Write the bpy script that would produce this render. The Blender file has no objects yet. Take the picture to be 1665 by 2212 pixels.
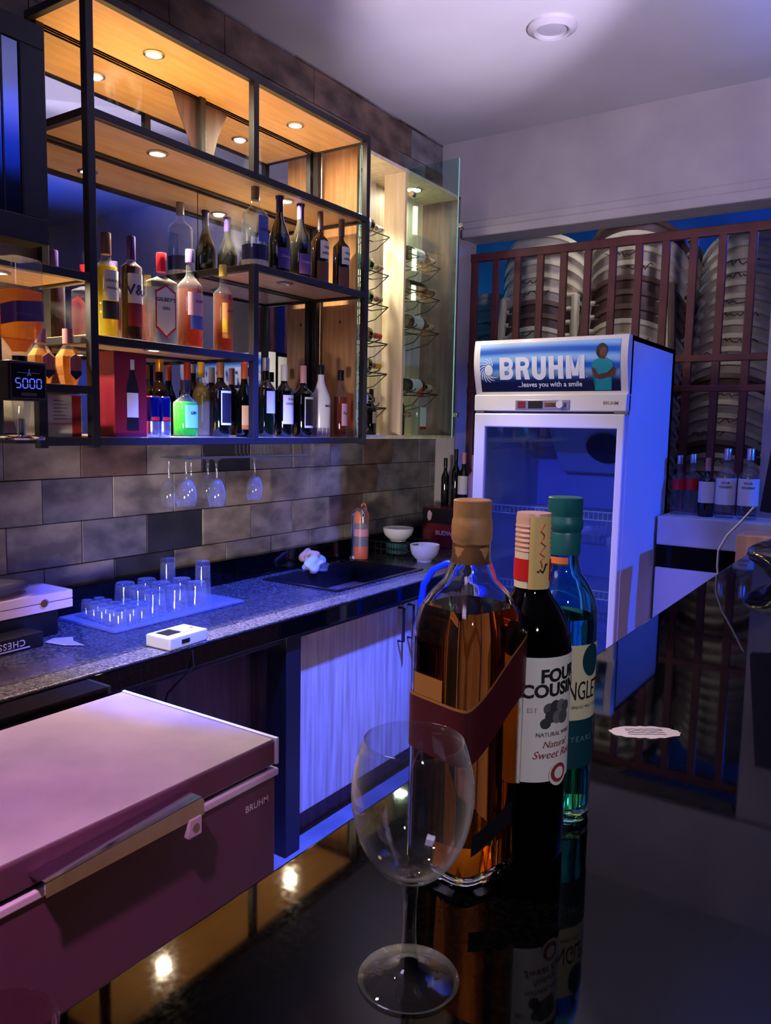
import bpy, bmesh, math, random
from mathutils import Vector, Matrix
PI = math.pi
rnd = random.Random(7)
SC = bpy.context.scene
COL = SC.collection

# ------------------------------------------------------------------ camera, exposure
YAW, PITCH, ROLL, FPX = 0.590184, -0.105978, 0.0194915, 1710.18
CAM_Z = 1.495
def cam_axes():
    f = Vector((-math.sin(YAW)*math.cos(PITCH), math.cos(YAW)*math.cos(PITCH), math.sin(PITCH)))
    r = f.cross(Vector((0, 0, 1))).normalized(); u = r.cross(f)
    return r*math.cos(ROLL)+u*math.sin(ROLL), -r*math.sin(ROLL)+u*math.cos(ROLL), f
cr, cu, cf = cam_axes()
cam = bpy.data.cameras.new('camera'); cam.sensor_fit = 'HORIZONTAL'; cam.sensor_width = 36
cam.lens = FPX*36/1665; cam.clip_start = .01
camo = bpy.data.objects.new('camera', cam); COL.objects.link(camo)
camo.matrix_world = Matrix(((cr.x, cu.x, -cf.x, 0), (cr.y, cu.y, -cf.y, 0), (cr.z, cu.z, -cf.z, CAM_Z), (0, 0, 0, 1)))
SC.camera = camo
SC.view_settings.view_transform = 'Standard'; SC.view_settings.look = 'None'
SC.view_settings.gamma = 1; SC.view_settings.use_curve_mapping = False
SC.view_settings.exposure = 0.0
cy = SC.cycles
cy.max_bounces = 14; cy.transparent_max_bounces = 40; cy.transmission_bounces = 14; cy.glossy_bounces = 6
cy.diffuse_bounces = 4; cy.sample_clamp_indirect = 3.0; cy.blur_glossy = .5
cy.use_denoising = True

# ------------------------------------------------------------------ world, room lamps and added fills
W = bpy.data.worlds.new('world'); SC.world = W; W.use_nodes = True
W.node_tree.nodes['Background'].inputs[0].default_value = (.02, .02, .06, 1)
W.node_tree.nodes['Background'].inputs[1].default_value = 0.3
def lamp(name, kind, loc, target, color, energy, size=.1, spot=60, blend=.5, sy=None):
    l = bpy.data.lights.new(name, kind); l.color = color; l.energy = energy
    if kind == 'AREA':
        l.size = size
        if sy: l.shape = 'RECTANGLE'; l.size_y = sy
    else: l.shadow_soft_size = size
    if kind == 'SPOT': l.spot_size = math.radians(spot); l.spot_blend = blend
    o = bpy.data.objects.new(name, l); COL.objects.link(o); o.location = loc
    if target is not None:
        o.rotation_euler = (Vector(target)-Vector(loc)).to_track_quat('-Z', 'Y').to_euler()
    return o
lamp('stage_blue_lamp', 'SPOT', (3.3, 3.6, 2.3), (-.99, 3.62, 1.15), (.001, .078, 1), 680, .05, 25, .7)
lamp('counter_blue_lamp', 'SPOT', (-1.0, 1.85, 3.0), (-1.74, 2.1, .5), (.055, .10, 1), 2300, .04, 47, .45)
lamp('front_blue_lamp', 'SPOT', (-1.02, -.9, 2.5), (-1.38, 3.2, .95), (.07, .09, 1), 520, .04, 18, .4)
lamp('pink_lamp', 'SPOT', (-.35, -.25, 2.9), (-1.45, .50, .75), (1, .42, .86), 290, .06, 42, .9)
lamp('ceiling_wash_lamp', 'SPOT', (.15, 1.5, 1.95), (-.80, 2.75, 3.02), (.70, .63, 1), 230, .10, 80, .9)
lamp('ceiling_spot_lamp', 'SPOT', (.05, 1.3, 1.8), (-1.33, 2.66, 3.06), (.74, .66, .95), 520, .05, 27, .7)
lamp('ceiling_blue_lamp', 'SPOT', (.5, 1.6, 1.9), (.25, 2.6, 3.06), (.02, .10, 1), 420, .04, 58, .7)
lamp('added_hall_fill', 'AREA', (-1.25, -1.2, 2.95), (-1.3, 3.0, 1.4), (.70, .58, 1), 18, 1.0)  # added ambient fill behind the camera, not a known fixture
lamp('added_tile_fill', 'SPOT', (-.9, -.5, .98), (-2.32, 2.55, 1.2), (1, .86, .86), 330, .2, 25, .7)  # added unseen fill, brightens the stone wall below the shelf
lamp('added_bottle_warm_fill', 'SPOT', (-1.25, .1, 2.5), (-.3, .65, 1.3), (1, .74, .5), 110, .05, 26, .6)  # added unseen warm spot for the bottle caps on the bar
lamp('added_bottle_cool_fill', 'SPOT', (.95, -.5, 2.2), (-.28, .72, 1.28), (.86, .80, 1), 55, .06, 15, .6)  # added unseen cool spot for the near wine label
lamp('outside_blue_lamp', 'POINT', (-.2, 6.6, 3.2), None, (.02, .10, 1), 110, .2)
lamp('outside_cyan_lamp', 'POINT', (-4.1, 6.0, 2.5), None, (.04, .45, 1), 60, .15)
lamp('added_chair_fill', 'SPOT', (-1.45, 4.25, 3.3), (-1.5, 4.65, 2.1), (.92, .90, 1), 42, .12, 72, .8)  # added unseen fill, brightens the stacked chairs

# ------------------------------------------------------------------ materials
def lin(c): return tuple((x/12.92 if x <= .04045 else ((x+.055)/1.055)**2.4) for x in c)
_M = {}
def mat(name, col=(.5, .5, .5), rough=.5, metal=0, trans=0, ior=1.45, emis=None, estr=0, coat=0, spec=.5):
    if name in _M: return _M[name]
    m = bpy.data.materials.new(name); m.use_nodes = True; _M[name] = m
    p = m.node_tree.nodes['Principled BSDF']; i = p.inputs
    i['Base Color'].default_value = (*lin(col), 1); i['Roughness'].default_value = rough
    i['Metallic'].default_value = metal; i['Transmission Weight'].default_value = trans; i['IOR'].default_value = ior
    i['Coat Weight'].default_value = coat; i['Specular IOR Level'].default_value = spec
    if emis: i['Emission Color'].default_value = (*lin(emis), 1); i['Emission Strength'].default_value = estr
    return m
def nodes(m): return m.node_tree.nodes, m.node_tree.links
def vary(m, c1, c2, scale=8, stretch=(1, 1, 1), bump=0, detail=6, lo=.35, hi=.65, rough=None):
    """noise mixed colour between c1 and c2 in object space, with an optional bump"""
    n, l = nodes(m); p = n['Principled BSDF']
    tc = n.new('ShaderNodeTexCoord'); mp = n.new('ShaderNodeMapping'); mp.inputs['Scale'].default_value = stretch
    nz = n.new('ShaderNodeTexNoise'); nz.inputs['Scale'].default_value = scale; nz.inputs['Detail'].default_value = detail
    r = n.new('ShaderNodeValToRGB'); r.color_ramp.elements[0].position = lo; r.color_ramp.elements[1].position = hi
    r.color_ramp.elements[0].color = (*lin(c1), 1); r.color_ramp.elements[1].color = (*lin(c2), 1)
    l.new(tc.outputs['Object'], mp.inputs[0]); l.new(mp.outputs[0], nz.inputs['Vector'])
    l.new(nz.outputs['Fac'], r.inputs[0]); l.new(r.outputs[0], p.inputs['Base Color'])
    if bump:
        b = n.new('ShaderNodeBump'); b.inputs['Strength'].default_value = bump; b.inputs['Distance'].default_value = .01
        l.new(nz.outputs['Fac'], b.inputs['Height']); l.new(b.outputs[0], p.inputs['Normal'])
    if rough:
        mr = n.new('ShaderNodeMapRange'); mr.inputs['To Min'].default_value = rough[0]; mr.inputs['To Max'].default_value = rough[1]
        mr.inputs['From Min'].default_value = .3; mr.inputs['From Max'].default_value = .7
        l.new(nz.outputs['Fac'], mr.inputs['Value']); l.new(mr.outputs[0], p.inputs['Roughness'])
    return m
def thin(name, tint=(1, 1, 1), rough=.02, ior=1.5, haze=.0, edge=.0, body=None):
    """thin sheet of glass: mirror reflection over clear see-through"""
    if name in _M: return _M[name]
    m = bpy.data.materials.new(name); m.use_nodes = True; _M[name] = m
    n, l = nodes(m); n.remove(n['Principled BSDF']); out = n['Material Output']
    t = n.new('ShaderNodeBsdfTransparent'); t.inputs[0].default_value = (*lin(tint), 1)
    g = n.new('ShaderNodeBsdfGlossy'); g.inputs['Roughness'].default_value = rough
    f0 = ((ior-1)/(ior+1))**2; wt = n.new('ShaderNodeLayerWeight'); wt.inputs[0].default_value = .5
    p5 = n.new('ShaderNodeMath'); p5.operation = 'POWER'; p5.inputs[1].default_value = 5; l.new(wt.outputs['Facing'], p5.inputs[0])
    f = n.new('ShaderNodeMath'); f.operation = 'MULTIPLY_ADD'; f.inputs[1].default_value = 1-f0; f.inputs[2].default_value = f0; l.new(p5.outputs[0], f.inputs[0])
    x = n.new('ShaderNodeMixShader')
    l.new(f.outputs[0], x.inputs[0]); l.new(g.outputs[0], x.inputs[2]); l.new(x.outputs[0], out.inputs[0])
    if haze or edge:  # diffuse mix stands in for lit liquid and bright glass rims
        d = n.new('ShaderNodeBsdfDiffuse'); d.inputs[0].default_value = (*lin(body or (.85, .88, .92)), 1); h = n.new('ShaderNodeMixShader')
        lw = n.new('ShaderNodeLayerWeight'); lw.inputs[0].default_value = .5; mrr = n.new('ShaderNodeMapRange'); mrr.inputs['To Min'].default_value = haze; mrr.inputs['To Max'].default_value = haze+edge
        pw_ = n.new('ShaderNodeMath'); pw_.operation = 'POWER'; pw_.inputs[1].default_value = 4; l.new(lw.outputs['Facing'], pw_.inputs[0]); l.new(pw_.outputs[0], mrr.inputs['Value']); l.new(mrr.outputs[0], h.inputs[0]); l.new(t.outputs[0], h.inputs[1]); l.new(d.outputs[0], h.inputs[2]); l.new(h.outputs[0], x.inputs[1])
    else: l.new(t.outputs[0], x.inputs[1])
    return m
def glow(name, col, s): return mat(name, (0, 0, 0), .5, emis=col, estr=s)

M_black = mat('black_metal', (.10, .10, .12), .42)
M_blackp = mat('black_plastic', (.05, .05, .06), .35)
M_wood = vary(mat('shelf_wood', (.8, .6, .4), .42), (.86, .70, .48), (.92, .78, .56), 5, (9, .9, 9), .04)
M_woodv = vary(mat('side_panel_wood', (.8, .6, .4), .45), (.60, .44, .29), (.72, .55, .37), 5, (9, 9, .8), .04)
M_pale = vary(mat('pale_door_wood', (.8, .75, .66), .5), (.70, .63, .55), (.84, .79, .71), 4, (12, 12, .7), .05)
M_cabin = vary(mat('cabinet_inside_wood', (.8, .75, .6), .5), (.78, .70, .55), (.86, .80, .66), 4, (10, 10, .8), .03)
M_brown = vary(mat('brown_panel_wood', (.3, .2, .2), .5), (.33, .26, .27), (.43, .34, .35), 4, (9, 9, .8), .04)
M_granite = vary(mat('black_granite', (.02, .02, .025), .06, spec=.36), (.008, .008, .010), (.04, .04, .048), 170, (1, 1, 1), 0, 3, .45, .75, (.025, .05))
M_counter = vary(mat('counter_granite', (.06, .06, .06), .2), (.16, .16, .17), (.34, .33, .33), 120, (1, 1, 1), 0, 3, .42, .72, (.10, .34))
M_counteredge = vary(mat('lit_speckled_granite', (.3, .3, .3), .35), (.14, .14, .14), (.42, .40, .38), 150, (1, 1, 1), .3, 3, .38, .66)  # paler speckle: shelf spotlight spilling on the edge, put into the colour
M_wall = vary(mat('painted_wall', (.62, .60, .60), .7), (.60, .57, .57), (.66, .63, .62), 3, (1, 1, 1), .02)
M_ceil = vary(mat('painted_ceiling', (.7, .7, .7), .75), (.70, .69, .69), (.74, .73, .73), 2, (1, 1, 1), .01)
M_floor = vary(mat('floor_tile', (.2, .2, .2), .3), (.36, .36, .38), (.46, .45, .46), 5, (1, 1, 1), 0)
M_white = mat('white_enamel', (.88, .88, .90), .28, coat=.3)
M_whitep = mat('white_plastic', (.85, .85, .85), .4)
M_chrome = mat('chrome', (.86, .87, .88), .08, 1)
M_steel = mat('brushed_steel', (.7, .7, .72), .3, 1)
M_glass = thin('clear_glass', (.985, .99, .99), .02, 1.6, .02, .22)
M_pane = thin('greenish_pane', (.90, .97, .95))
M_edge = mat('green_glass_edge', (.55, .85, .78), .15)
M_real = thin('stemware_glass', (.985, .985, .985), .01, 1.9, .008, .55)
M_grille = vary(mat('red_oxide_paint', (.45, .22, .2), .5), (.31, .14, .15), (.38, .18, .19), 9, (1, 1, 1), .05)
M_label = mat('label_paper', (.86, .85, .82), .55)
M_ink = mat('black_ink', (.05, .05, .07), .6)
M_red = mat('red_print', (.72, .10, .12), .45)
M_gold = mat('gold_foil', (.85, .66, .28), .3, .8)
M_brownbag = None

# ------------------------------------------------------------------ mesh helpers
def obj(name, bm, m, parent=None, smooth=True, ang=35, loc=None):
    bmesh.ops.recalc_face_normals(bm, faces=bm.faces[:]) if smooth != 'raw' else None
    me = bpy.data.meshes.new(name)
    if smooth:
        a = math.radians(ang)
        lay = bm.faces.layers.int.get('flat')
        for f in bm.faces: f.smooth = not (lay and f[lay] == 2)
        for e in bm.edges:
            e.smooth = len(e.link_faces) == 2 and e.calc_face_angle(0) < a
    bm.to_mesh(me); bm.free()
    if isinstance(m, (list, tuple)):
        for x in m: me.materials.append(x)
    else: me.materials.append(m)
    o = bpy.data.objects.new(name, me); COL.objects.link(o)
    if parent: o.parent = parent
    if loc: o.location = loc
    return o
def tag(o, label, cat=None, group=None):
    o['label'] = label
    if cat: o['category'] = cat
    if group: o['group'] = group
    return o
def thing(name, label, cat, loc=(0, 0, 0), rz=0, group=None):
    o = bpy.data.objects.new(name, None); COL.objects.link(o); o.empty_display_size = .05
    o.location = loc; o.rotation_euler = (0, 0, rz)
    return tag(o, label, cat, group)
def struct(o): o['kind'] = 'structure'; return o
def dup(root, loc, rz, label, group=None):
    def cp(o, par):
        c = o.copy(); COL.objects.link(c)
        if par: c.parent = par
        for ch in list(o.children): cp(ch, c)
        return c
    r = cp(root, None); r.location = loc; r.rotation_euler = (root.rotation_euler[0], root.rotation_euler[1], rz)
    r['label'] = label
    if group: r['group'] = group
    return r
def box(bm, x0, x1, y0, y1, z0, z1, bev=0, seg=2):
    lay = bm.faces.layers.int.get('flat') or bm.faces.layers.int.new('flat')
    vs = [bm.verts.new((x, y, z)) for x in (x0, x1) for y in (y0, y1) for z in (z0, z1)]
    q = [(0, 1, 3, 2), (4, 6, 7, 5), (0, 4, 5, 1), (2, 3, 7, 6), (0, 2, 6, 4), (1, 5, 7, 3)]
    fs = [bm.faces.new([vs[k] for k in f]) for f in q]
    lay = bm.faces.layers.int.get('flat') or bm.faces.layers.int.new('flat')
    if bev:
        fs = [f for f in fs if f.is_valid]
        es = list({e for v in vs for e in v.link_edges})
        r = bmesh.ops.bevel(bm, geom=es, offset=bev, segments=seg, profile=.5, affect='EDGES')
        big = [f for f in bm.faces if f.is_valid and f[lay] == 0]
        for f in big:
            f.normal_update(); a = f.calc_area()
            f[lay] = 2 if (max(abs(c) for c in f.normal) > .9999 and min(e.calc_length() for e in f.edges) > bev*1.01) else 1
    return bm
def B(*a, **k): return box(bmesh.new(), *a, **k)
def sel(a, n, p):
    c, s = abs(math.cos(a)), abs(math.sin(a))
    return 1.0 if n == 2 else 1/((c**n+s**n)**(1/n))
def lathe(bm, prof, seg=24, n=2, cx=0, cyy=0, z0=0):
    """prof: [(r, z)], closed at r = 0"""
    rings = []
    for r, z in prof:
        if r <= 1e-6: rings.append([bm.verts.new((cx, cyy, z0+z))])
        else: rings.append([bm.verts.new((cx+r*sel(2*PI*k/seg, n, 0)*math.cos(2*PI*k/seg), cyy+r*sel(2*PI*k/seg, n, 0)*math.sin(2*PI*k/seg), z0+z)) for k in range(seg)])
    for A, C in zip(rings, rings[1:]):
        for k in range(seg):
            j = (k+1) % seg
            if len(A) == 1 and len(C) == 1: continue
            if len(A) == 1: bm.faces.new((A[0], C[k], C[j]))
            elif len(C) == 1: bm.faces.new((A[k], A[j], C[0]))
            else: bm.faces.new((A[k], A[j], C[j], C[k]))
    return bm
def L(prof, **k): return lathe(bmesh.new(), prof, **k)
def tube(bm, pts, r, seg=8, closed=False):
    pts = [Vector(p) for p in pts]; rings = []
    n = len(pts); up = Vector((0, 0, 1))
    prev = None
    for i, p in enumerate(pts):
        d = (pts[(i+1) % n]-pts[i-1]) if closed else (pts[min(i+1, n-1)]-pts[max(i-1, 0)])
        d.normalize()
        s = prev if prev is not None else (up if abs(d.z) < .9 else Vector((1, 0, 0)))
        a = (s-d*s.dot(d)).normalized(); prev = a; b = d.cross(a)
        rr = r[i] if isinstance(r, (list, tuple)) else r
        rings.append([bm.verts.new(p+a*rr*math.cos(2*PI*k/seg)+b*rr*math.sin(2*PI*k/seg)) for k in range(seg)])
    m = n if closed else n-1
    for i in range(m):
        A, C = rings[i], rings[(i+1) % n]
        for k in range(seg): bm.faces.new((A[k], A[(k+1) % seg], C[(k+1) % seg], C[k]))
    if not closed: bm.faces.new(rings[0]); bm.faces.new(rings[-1][::-1])
    return bm
def T(pts, r, **k): return tube(bmesh.new(), pts, r, **k)
def prism(bm, poly, org, u, v, d):
    """outline poly (a, b) on axes u, v from org, given the thickness vector d"""
    org, u, v, d = map(Vector, (org, u, v, d))
    A = [bm.verts.new(org+u*a+v*b) for a, b in poly]; C = [bm.verts.new(org+u*a+v*b+d) for a, b in poly]
    bm.faces.new(A); bm.faces.new(C[::-1])
    for i in range(len(poly)): bm.faces.new((A[i], A[(i+1) % len(poly)], C[(i+1) % len(poly)], C[i]))
    return bm
def patch(bm, R, z0, z1, a0, a1, seg=12, n=2, off=.0006, zf=None, rows=1, flat=1.0):
    """label wrapped on a bottle body of half width R between the angles a0 and a1"""
    g = []
    for k in range(seg+1):
        t = k/seg; a = a0+(a1-a0)*t; q = (R+off)*sel(a, n, 0)
        lo, hi = zf(t) if zf else (z0, z1)
        g.append([bm.verts.new((q*math.cos(a)*flat, q*math.sin(a), lo+(hi-lo)*j/rows)) for j in range(rows+1)])
    for A, C in zip(g, g[1:]):
        for j in range(rows): bm.faces.new((A[j], C[j], C[j+1], A[j+1]))
    return bm
def text_bm(s, size, bold=0, align='CENTER', shear=0, space=1):
    c = bpy.data.curves.new('t', 'FONT'); c.body = s; c.size = size; c.offset = bold*size; c.align_x = align; c.shear = shear
    c.space_character = space; c.resolution_u = 3
    o = bpy.data.objects.new('t', c); COL.objects.link(o)
    dg = bpy.context.evaluated_depsgraph_get(); me = o.evaluated_get(dg).to_mesh()
    bm = bmesh.new(); bm.from_mesh(me)
    o.evaluated_get(dg).to_mesh_clear(); bpy.data.objects.remove(o); bpy.data.curves.remove(c)
    return bm
def flat_text(name, s, size, org, u, v, m, parent, **k):
    bm = text_bm(s, size, **k); org, u, v = Vector(org), Vector(u), Vector(v)
    for q in bm.verts: q.co = org+u*q.co.x+v*q.co.y
    return obj(name, bm, m, parent, smooth=False)
def wrap_text(name, s, size, R, z, m, parent, a=0, off=.0012, n=2, flat=1.0, slope=0, xs=1.0, **k):
    bm = text_bm(s, size, **k)
    for q in bm.verts:
        q.co.x *= xs; t = a+q.co.x/R; w = (R+off)*sel(t, n, 0)
        q.co = Vector((w*math.cos(t)*flat, w*math.sin(t), z+q.co.y+slope*q.co.x))
    return obj(name, bm, m, parent, smooth=False)
def disc_patch(bm, R, zc, ac, rad, off=.0012, seg=20, ry=None):
    c = bm.verts.new(((R+off)*math.cos(ac), (R+off)*math.sin(ac), zc)); vs = []
    for k in range(seg):
        t = 2*PI*k/seg; a = ac+rad*math.cos(t)/R
        vs.append(bm.verts.new(((R+off)*math.cos(a), (R+off)*math.sin(a), zc+(ry or rad)*math.sin(t))))
    for k in range(seg): bm.faces.new((c, vs[k], vs[(k+1) % seg]))
    return bm
def squiggle(name, parent, m, org, u, v, w, h, n=10, r=.0015, seed=0):
    q = random.Random(seed); org, u, v = map(Vector, (org, u, v))
    return obj(name, T([org+u*(w*(i/n-.5))+v*(h*q.uniform(-.5, .5)) for i in range(n+1)], r, seg=4), m, parent)

# ================================================================== THE SETTING
XW, YB, ZC = -2.32, 3.97, 3.06
# floor, ceiling
struct(obj('floor', B(-6, 4.2, -3, 8.6, -.1, 0), M_floor, smooth=False))
struct(obj('ceiling', B(XW-.3, 4.2, -3, YB+.2, ZC, ZC+.12), M_ceil, smooth=False))
# left wall of stone strips in running bond
tile_m = [vary(mat('stone_strip_grey', (.4, .4, .4), .6), (.38, .35, .33), (.60, .56, .50), 9, (1, .8, 1.4), .5, 10),
          vary(mat('stone_strip_tan', (.4, .4, .4), .6), (.40, .35, .28), (.63, .57, .47), 8, (1, .8, 1.4), .5, 10),
          vary(mat('stone_strip_brown', (.4, .3, .3), .6), (.27, .21, .19), (.45, .36, .31), 9, (1, .8, 1.4), .5, 10),
          vary(mat('stone_strip_slate', (.15, .15, .16), .55), (.15, .15, .16), (.21, .21, .22), 6, (1, 1, 1), .2),
          vary(mat('stone_strip_blue_grey', (.35, .35, .38), .6), (.31, .30, .32), (.50, .48, .48), 8, (1, .8, 1.4), .5, 10)]
M_joint = mat('dark_joint', (.13, .12, .12), .8)
bm = bmesh.new(); box(bm, XW-.15, XW-.006, -3, YB+.15, 0, ZC)
for f in bm.faces: f.material_index = 5
row = 0; z = 1.454
rows = [(1.454-.145*(i), 1.454-.145*(i-1)) for i in range(-11, 5)]
for (z0, z1) in rows:
    i = round((1.454-z0)/.145)            # 1: top course under the shelf
    off = 1.36 if i % 2 else 1.485
    k = -17
    while off+.27*k < YB:
        y0 = off+.27*k; y1 = min(y0+.27, YB); k += 1
        if y1-y0 < .03: continue
        mi = rnd.choice((0, 0, 1, 1, 4, 0, 2, 4))
        ym = (y0+y1)/2
        if i == 1 and 2.15 < ym < 2.44: mi = 3
        if i == 1 and 1.62 < ym < 1.91: mi = 2
        if i == 3 and 1.88 < ym < 2.16: mi = 3
        if i == 4 and 1.73 < ym < 2.02: mi = 3
        if i == 2 and 3.08 < ym < 3.38: mi = 2
        if i == 3 and 2.92 < ym < 3.20: mi = 2
        if 1 <= i <= 4 and mi == 2 and ym < 2.9 and not (i == 1 and 1.62 < ym < 1.91): mi = 0
        if i >= 1 and ym > 3.45: mi = 4
        if i < 0 and z0 > 2.6: mi = rnd.choice((2, 2, 4))
        t0 = len(bm.faces); bm.faces.ensure_lookup_table()
        dx = rnd.uniform(-.002, .004)
        before = set(bm.faces)
        box(bm, XW-.01, XW+dx, y0+.0015, y1-.0015, z0+.0015, min(z1, ZC)-.0015, .0012, 1)
        for f in set(bm.faces)-before: f.material_index = mi
struct(obj('wall_left', bm, tile_m+[M_joint], smooth=False))
# back wall around the opening
bm = bmesh.new()
X0, X1, ZS, ZT = -2.2, -.60, 1.09, 2.55
box(bm, XW-.3, 4.2, YB, YB+.2, ZT, ZC); box(bm, X1, 4.2, YB, YB+.2, 0, ZT); box(bm, XW-.3, X0, YB, YB+.2, 0, ZT); box(bm, X0, X1, YB, YB+.2, 0, ZS)
struct(obj('wall_back', bm, M_wall, smooth=False))
struct(obj('trim_1', B(XW+.15, 4.0, YB-.035, YB+.01, ZT-.015, ZT+.035, bev=.008), M_wall))
struct(obj('trim_2', B(XW+.15, 4.0, YB-.02, YB+.01, ZT+.03, ZT+.075, bev=.006), M_wall))
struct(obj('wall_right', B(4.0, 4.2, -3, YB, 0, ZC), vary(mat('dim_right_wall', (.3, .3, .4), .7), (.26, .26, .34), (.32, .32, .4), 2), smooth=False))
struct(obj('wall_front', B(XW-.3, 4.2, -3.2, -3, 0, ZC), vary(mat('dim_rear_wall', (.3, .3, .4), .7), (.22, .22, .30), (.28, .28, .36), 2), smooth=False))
# yard beyond the opening
M_out = vary(mat('yard_wall_paint', (.5, .5, .6), .7), (.42, .44, .52), (.5, .52, .6), 2)
bm = bmesh.new(); box(bm, -6, 4.2, 8.4, 8.6, 0, 4.2); box(bm, -6.2, -6, 4.2, 8.6, 0, 4.2); box(bm, 4.0, 4.2, 4.2, 8.4, 0, 4.2); box(bm, -6, -2.62, 4.17, 4.2, 0, 4.2)
struct(obj('wall_yard', bm, M_out, smooth=False))
struct(obj('ceiling_yard', B(-6.2, 4.2, 4.17, 8.6, 4.2, 4.3), M_out, smooth=False))
# far white window in the yard
wn = struct(obj('window_1', B(-5.3, -3.5, 8.33, 8.4, 1.0, 2.7), M_whitep, smooth=False))
for a, b in ((-5.22, -4.7), (-4.62, -4.15), (-4.07, -3.58)):
    obj('window_pane', B(a, b, 8.31, 8.335, 1.1, 2.6), mat('dark_window_glass', (.1, .2, .3), .1), wn, smooth=False)

# ------------------------------------------------------------------ red security grille
gr = thing('window_grille', 'dark red metal burglar bars across the wide opening beside the fridge', 'window grille', (0, 4.12, 0))
zt, zb = 2.46, 1.10
for nm, z0, z1 in (('rail', 2.44, 2.485), ('rail', 1.845, 1.88), ('rail', 1.70, 1.732), ('rail', 1.09, 1.12)):
    obj(nm, B(-2.25, -.55, -.015, .015, z0, z1, bev=.004), M_grille, gr)
for i in range(-1, 11):
    x = -2.044+i*(2.044-.770)/9.6
    if x > -.6: break
    obj('bar', B(x-.019, x+.019, -.012, .012, zb, zt, bev=.004), M_grille, gr)

# ------------------------------------------------------------------ plastic chairs in stacks beyond the grille
M_cream = vary(mat('cream_chair_plastic', (.8, .75, .62), .45), (.72, .67, .56), (.80, .75, .63), 12)
M_choc = vary(mat('brown_chair_plastic', (.35, .25, .2), .45), (.33, .24, .20), (.40, .30, .25), 12)
M_marker = mat('marker_ink', (.06, .06, .1), .6)
def chair(col, m):
    t = thing('plastic_chair', 'chair', 'chair')
    # backrest: curved band, 0.56 wide, bowed towards -y, with a rolled rim at its top
    bm = bmesh.new(); n = 18
    def P(a, r, z): return Vector((.275*r*math.sin(a), .06-.27*r*math.cos(a), z))
    prof = [(.90, .44), (.955, .58), (1.0, .70), (1.03, .757), (1.085, .764), (1.075, .79), (1.02, .788), (.98, .70), (.92, .58), (.865, .44)]
    g = []
    for k in range(n+1):
        a = -1.35+2.7*k/n; drop = .17*(abs(a)/1.35)**2.0
        g.append([bm.verts.new(P(a, r, z-(drop if z > .5 else 0))) for r, z in prof])
    for A, C in zip(g, g[1:]):
        for j in range(len(prof)): bm.faces.new((A[j], C[j], C[(j+1) % len(prof)], A[(j+1) % len(prof)]))
    bm.faces.new(g[0]); bm.faces.new(g[-1][::-1])
    obj('backrest', bm, m, t)
    # seat shell
    bm = bmesh.new(); box(bm, -.24, .24, -.19, .27, .405, .435, .012)
    obj('seat', bm, m, t)
    for s in (-1, 1):
        obj('armrest', T([(s*.268, -.02, .69), (s*.29, .10, .665), (s*.29, .22, .65), (s*.275, .27, .60), (s*.25, .27, .42)], .019, seg=8), m, t)
        obj('leg', T([(s*.235, .245, .42), (s*.265, .275, 0)], [.026, .02], seg=8), m, t)
        obj('leg', T([(s*.225, -.17, .42), (s*.26, -.24, 0)], [.026, .02], seg=8), m, t)
    return t
cream = chair('cream', M_cream); brown = chair('brown', M_choc); cc = {'c': cream, 'b': brown}; used = set()
cream_plain = None
ORD = ['topmost', 'second', 'third', 'fourth', 'fifth', 'sixth', 'seventh', 'eighth', 'ninth', 'tenth', 'eleventh', 'twelfth', 'thirteenth', 'fourteenth', 'fifteenth', 'sixteenth', 'seventeenth', 'eighteenth', 'nineteenth', 'twentieth', 'twenty-first', 'twenty-second', 'twenty-third', 'twenty-fourth', 'twenty-fifth', 'twenty-sixth']
def stack(x, y, top, rz, pat, dz, place, group, lean=0, n=None, lx=0):
    """pat: colours from the top down"""
    n = n or int((top-.79)/dz)+1
    for i in range(n):                      # i = 0 is the topmost
        k = pat[i] if i < len(pat) else pat[-1]
        h = top-.79-i*dz
        if h < 0: break
        loc = (x+lx*i, y-lean*i, h)
        lab = '%s chair, %s%s in the stack %s' % ({'c': 'cream', 'b': 'brown'}[k], ORD[i], '' if i == 0 else ' from top', place)
        if k not in used:
            used.add(k); o = cc[k]; o.location = loc; o.rotation_euler = (0, 0, rz); o['label'] = lab; o['group'] = group
        else: o = dup(cc[k], loc, rz, lab, group)
        if k == 'c' and i > 0 and (i*7+int(abs(x)*10)) % 3 != 0:
            wr = squiggle('marker_writing', o, M_marker, (rnd.uniform(-.05, .06), -.229, .745), (1, 0, 0), (0, 0, 1), .17, .035, 13, .0026, i*31+int(abs(x)*100))
stack(-1.976, 4.72, 2.66, .05, 'cccccbbcbccbcc', .078, 'directly behind the fridge sign', 'plastic chairs stacked behind the fridge', .004, 21)
stack(-1.402, 4.62, 2.66, .05, 'bcccbbbcccbccc', .078, 'behind the fridge top right corner', 'plastic chairs stacked beside the fridge', .004, 21)
stack(-2.62, 5.30, 2.44, .3, 'cccccccc', .085, 'lit cyan beside the wine cabinet', 'cyan lit plastic chairs', .004, 15)
stack(-.86, 5.0, 2.62, .0, 'cccccccccccbccccbcc', .072, 'at the right end of the bars', 'plastic chairs stacked at the right of the bars', .012, 20, -.004)
stack(-1.52, 6.2, 2.12, .2, 'bcbcbc', .08, 'half hidden behind the fridge side', 'plastic chairs half hidden by the fridge', .0, 14)
# dark water tank / drum lid behind
tk = thing('storage_drum', 'dark blue lidded drum standing behind the chair stacks', 'drum', (-1.55, 7.2, 0))
obj('barrel', L([(0, 0), (.3, 0), (.33, .5), (.33, 2.3), (.30, 2.4), (0, 2.4)], seg=28), mat('blue_drum', (.10, .16, .45), .4), tk)
obj('lid', L([(0, 2.4), (.38, 2.4), (.38, 2.5), (.2, 2.54), (0, 2.54)], seg=28), M_blackp, tk)

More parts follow.
